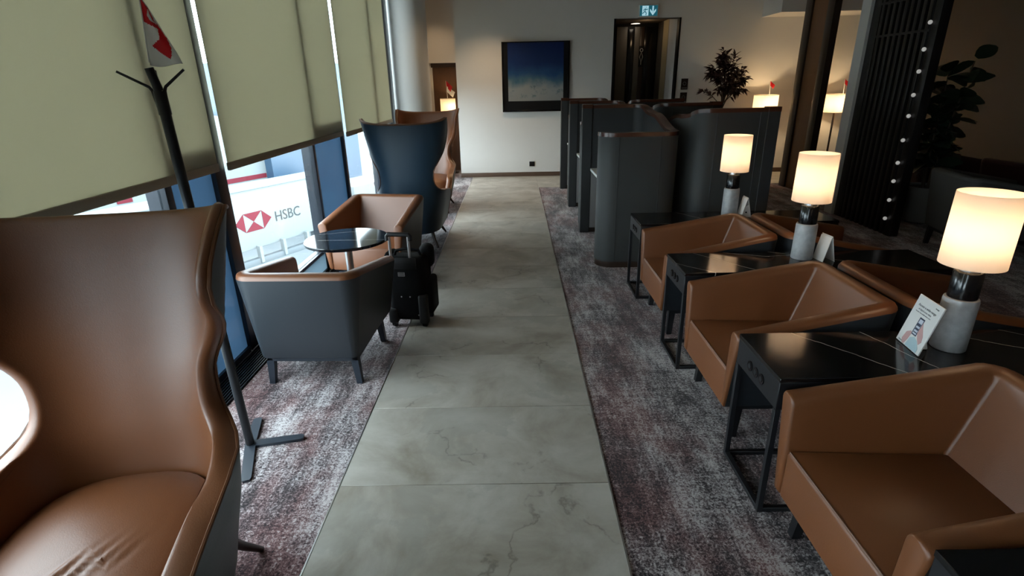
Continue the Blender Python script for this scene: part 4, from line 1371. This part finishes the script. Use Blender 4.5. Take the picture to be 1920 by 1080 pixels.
def small_flag(loc, rz, lab, h=0.2, w=0.12, hh=0.075, tilt=0.0, group='little flags on the floor lamps', allred=False):
    t = thing('desk_flag', lab, 'flag', loc, rz, group)
    bm = B(); tube(bm, [(0, 0, 0), (-0.02 + tilt, 0, h)], 0.003, 6); obj('stick', bm, CLOTHW, t)
    for (k, m) in ((1, RED), (0, CLOTHW)):
        if k == 0 and allred:
            continue
        bm = B()
        rows = []
        for i in range(5):
            rows.append([Vector((-0.018 + tilt + (w * j / 8) * math.cos(0.9) + (0.028 * (4 - i) / 4 if k else 0.028 + 0.035 * (4 - i) / 4) * (0.3 + j / 8), 0.012 * math.sin(j * 0.8), h - 0.004 - hh * (1 - k) - hh * i / 4 - (w * j / 8) * math.sin(0.9))) for j in range(9)])
        loft(bm, rows)
        bmesh.ops.solidify(bm, geom=bm.faces[:], thickness=0.001)
        obj('red_half' if k else 'white_half', bm, m, t)
    return t


def floor_lamp(loc, lab, sw, sh, ztop, watt, tripod=False):
    t = thing('floor_lamp', lab, 'floor lamp', loc, 0, 'lit floor lamps along the far wall')
    x, y, _ = loc
    bm = B(); lathe(bm, [(sw * 1.0, ztop - sh), (sw, ztop), (sw - 0.002, ztop), (sw - 0.002, ztop - sh), (sw, ztop - sh)], 32, cap=False); obj('lamp_shade', bm, SHADE, t)
    for z in (ztop, ztop - sh):
        bm = B(); tube(bm, [(sw * math.cos(a), sw * math.sin(a), z) for a in [i * PI / 16 for i in range(32)]], 0.004, 5, closed=True); obj('shade_ring', bm, BLINDBAR, t)
    bm = B(); tube(bm, [(0, 0, 0.02), (0, 0, ztop - sh * 0.4)], 0.017, 10); obj('pole', bm, DWOOD, t)
    bm = B()
    for k in range(3):
        a = k * 2 * PI / 3
        tube(bm, [(0, 0, ztop - 0.02), (sw * math.cos(a), sw * math.sin(a), ztop - 0.02)], 0.003, 5)
    tube(bm, [(0, 0, ztop - sh * 0.4), (0, 0, ztop)], 0.006, 8)
    obj('shade_spider', bm, STEELBLK, t)
    bm = B(); lathe(bm, [(0.15, 0.0), (0.15, 0.015), (0.03, 0.025)], 28); obj('base', bm, DWOOD, t)
    bm = B(); sphere(bm, (0.045, 0, ztop - sh * 0.5), 0.03, 12); obj('bulb', bm, BULB, t)
    lamp('floor_lamp_light', 'POINT', (x + 0.05, y - 0.05, ztop - sh * 0.5), watt, (1.0, 0.74, 0.42), 0.03)
    return t


floor_lamp((4.50, 10.2, 0), 'lit floor lamp showing only its shade above the tall booth, beside the wood panel', 0.205, 0.30, 1.43, 17)
floor_lamp((5.76, 10.2, 0), 'lit floor lamp seen between the wood panel and the black screen', 0.185, 0.31, 1.42, 17)
floor_lamp((-1.31, 11.3, 0), 'lit lamp in front of the brown alcove panel, behind the far wing chair', 0.15, 0.30, 1.45, 5)
small_flag((4.55, 10.2, 1.43), 0.2, 'little red flag on the lamp above the tall booth', 0.24, 0.11, 0.06, allred=True)
small_flag((5.86, 10.2, 1.42), 0.2, 'little red flag on the lamp by the black screen', 0.26, 0.11, 0.06, allred=True)
small_flag((-1.31, 11.3, 1.45), 0.0, 'little red and white flag on the alcove lamp behind the far wing chair', 0.33, 0.14, 0.10)


# ------------------------------------------------------------------ plants
def leaf_mesh(name, L, w, m, fold=0.25):
    bm = B()
    rows = []
    for k in range(6):
        q = k / 5
        ww = w * math.sin(PI * (0.08 + 0.88 * q)) ** 0.8
        zz = -0.25 * L * q * q
        rows.append([Vector((-ww, q * L, zz + ww * fold)), Vector((0, q * L, zz)), Vector((ww, q * L, zz + ww * fold))])
    loft(bm, rows)
    me = bpy.data.meshes.new(name)
    for f in bm.faces:
        f.smooth = True
    bm.to_mesh(me); bm.free()
    me.materials.append(m)
    return me


def leaf_obj(me, parent, p, d, roll_):
    o = bpy.data.objects.new('leaf', me)
    COL.objects.link(o)
    o.parent = parent
    q = Vector(d).normalized().to_track_quat('Y', 'Z')
    o.rotation_mode = 'QUATERNION'
    o.rotation_quaternion = q @ Matrix.Rotation(roll_, 4, 'Y').to_quaternion()
    o.location = p
    return o


pl = thing('plum_leaved_tree', 'bushy plum-leaved potted tree in front of the wall beside the doorway', 'potted plant', (3.66, 10.0, 0))
bm = B(); lathe(bm, [(0.15, 0.0), (0.19, 0.03), (0.22, 0.42), (0.225, 0.45), (0.205, 0.45), (0.20, 0.42)], 32); po = obj('pot', bm, POTM, pl)
bm = B(); lathe(bm, [(0.20, 0.40), (0.20, 0.425)], 24); obj('soil', bm, SOIL, po)
bm = B(); tube(bm, [(0, 0, 0.42), (0.02, 0.01, 0.9), (-0.02, 0.0, 1.4), (0.0, 0.0, 1.75)], [0.025, 0.02, 0.016, 0.01], 8); obj('trunk', bm, BARK, pl)
lm = leaf_mesh('plum_leaf', 0.125, 0.019, LEAFRED)
tips = []
for k in range(34):
    a = random.uniform(0, 2 * PI)
    el = random.uniform(-0.5, 1.35)
    rad = 0.40 if el < 0.9 else 0.30
    e = Vector((math.cos(a) * math.cos(el) * rad * 1.0, math.sin(a) * math.cos(el) * rad * 0.8, 1.68 + math.sin(el) * 0.44))
    if k == 0:
        e = Vector((-0.08, 0, 2.18))
    s = Vector((0, 0, random.uniform(1.2, 1.7)))
    mid_ = s.lerp(e, 0.55) + Vector((0, 0, 0.05))
    bm = B(); tube(bm, [s, mid_, e], [0.008, 0.006, 0.003], 5); obj('branch', bm, BARK, pl)
    tips.append((s, mid_, e))
for k in range(300):
    s, m_, e = tips[k % len(tips)]
    q = random.uniform(0.45, 1.02)
    p = (s.lerp(m_, q * 2) if q < 0.5 else m_.lerp(e, (q - 0.5) * 2))
    d = (e - s).normalized() * 0.6 + Vector((random.uniform(-1, 1), random.uniform(-1, 1), random.uniform(-0.9, 0.5)))
    leaf_obj(lm, pl, p, d, random.uniform(-0.6, 0.6))

bm = B()
for k in range(520):
    s, m_, e = tips[k % len(tips)]
    q = random.uniform(0.35, 1.0)
    p = (s.lerp(m_, q * 2) if q < 0.5 else m_.lerp(e, (q - 0.5) * 2))
    d = ((e - s).normalized() * 0.6 + Vector((random.uniform(-1, 1), random.uniform(-1, 1), random.uniform(-0.9, 0.5)))).normalized()
    n_ = d.cross(Vector((random.uniform(-1, 1), random.uniform(-1, 1), 1))).normalized()
    L, w = 0.12, 0.020
    vs = [bm.verts.new(v) for v in (p, p + d * L * 0.45 + n_ * w, p + d * L + Vector((0, 0, -0.03)), p + d * L * 0.45 - n_ * w)]
    bm.faces.new((vs[0], vs[1], vs[2])); bm.faces.new((vs[0], vs[2], vs[3]))
fo = obj('foliage', bm, LEAFRED, pl, False)
fo['kind'] = 'stuff'

gp = thing('broad_leaved_plant', 'dark broad-leaved potted plant in the shadows behind the black screen', 'potted plant', (5.02, 6.62, 0))
bm = B(); lathe(bm, [(0.16, 0.0), (0.20, 0.02), (0.23, 0.40), (0.235, 0.44), (0.21, 0.44), (0.205, 0.41)], 32); po = obj('pot', bm, POTM, gp)
bm = B(); lathe(bm, [(0.205, 0.39), (0.205, 0.415)], 24); obj('soil', bm, SOIL, po)
lm2 = leaf_mesh('broad_leaf', 0.24, 0.085, LEAFGRN, 0.12)
for st_ in range(4):
    a0 = st_ * PI / 2 + 0.4
    top = Vector((0.05 + 0.16 * math.cos(a0), 0.12 * math.sin(a0), 1.45 + 0.13 * st_))
    pts = [Vector((0.04 * math.cos(a0), 0.04 * math.sin(a0), 0.41)), Vector((0.07 * math.cos(a0), 0.06 * math.sin(a0), 0.95)), top]
    bm = B(); tube(bm, pts, [0.014, 0.011, 0.007], 7); obj('stem', bm, BARK, gp)
    for k in range(28):
        q = 0.26 + 0.76 * k / 27
        p = pts[1].lerp(pts[2], (q - 0.5) * 2) if q > 0.5 else pts[0].lerp(pts[1], q * 2)
        a = k * 2.4 + st_
        leaf_obj(lm2, gp, p, (math.cos(a), math.sin(a), random.uniform(-0.5, 0.8)), random.uniform(-0.9, 0.9))
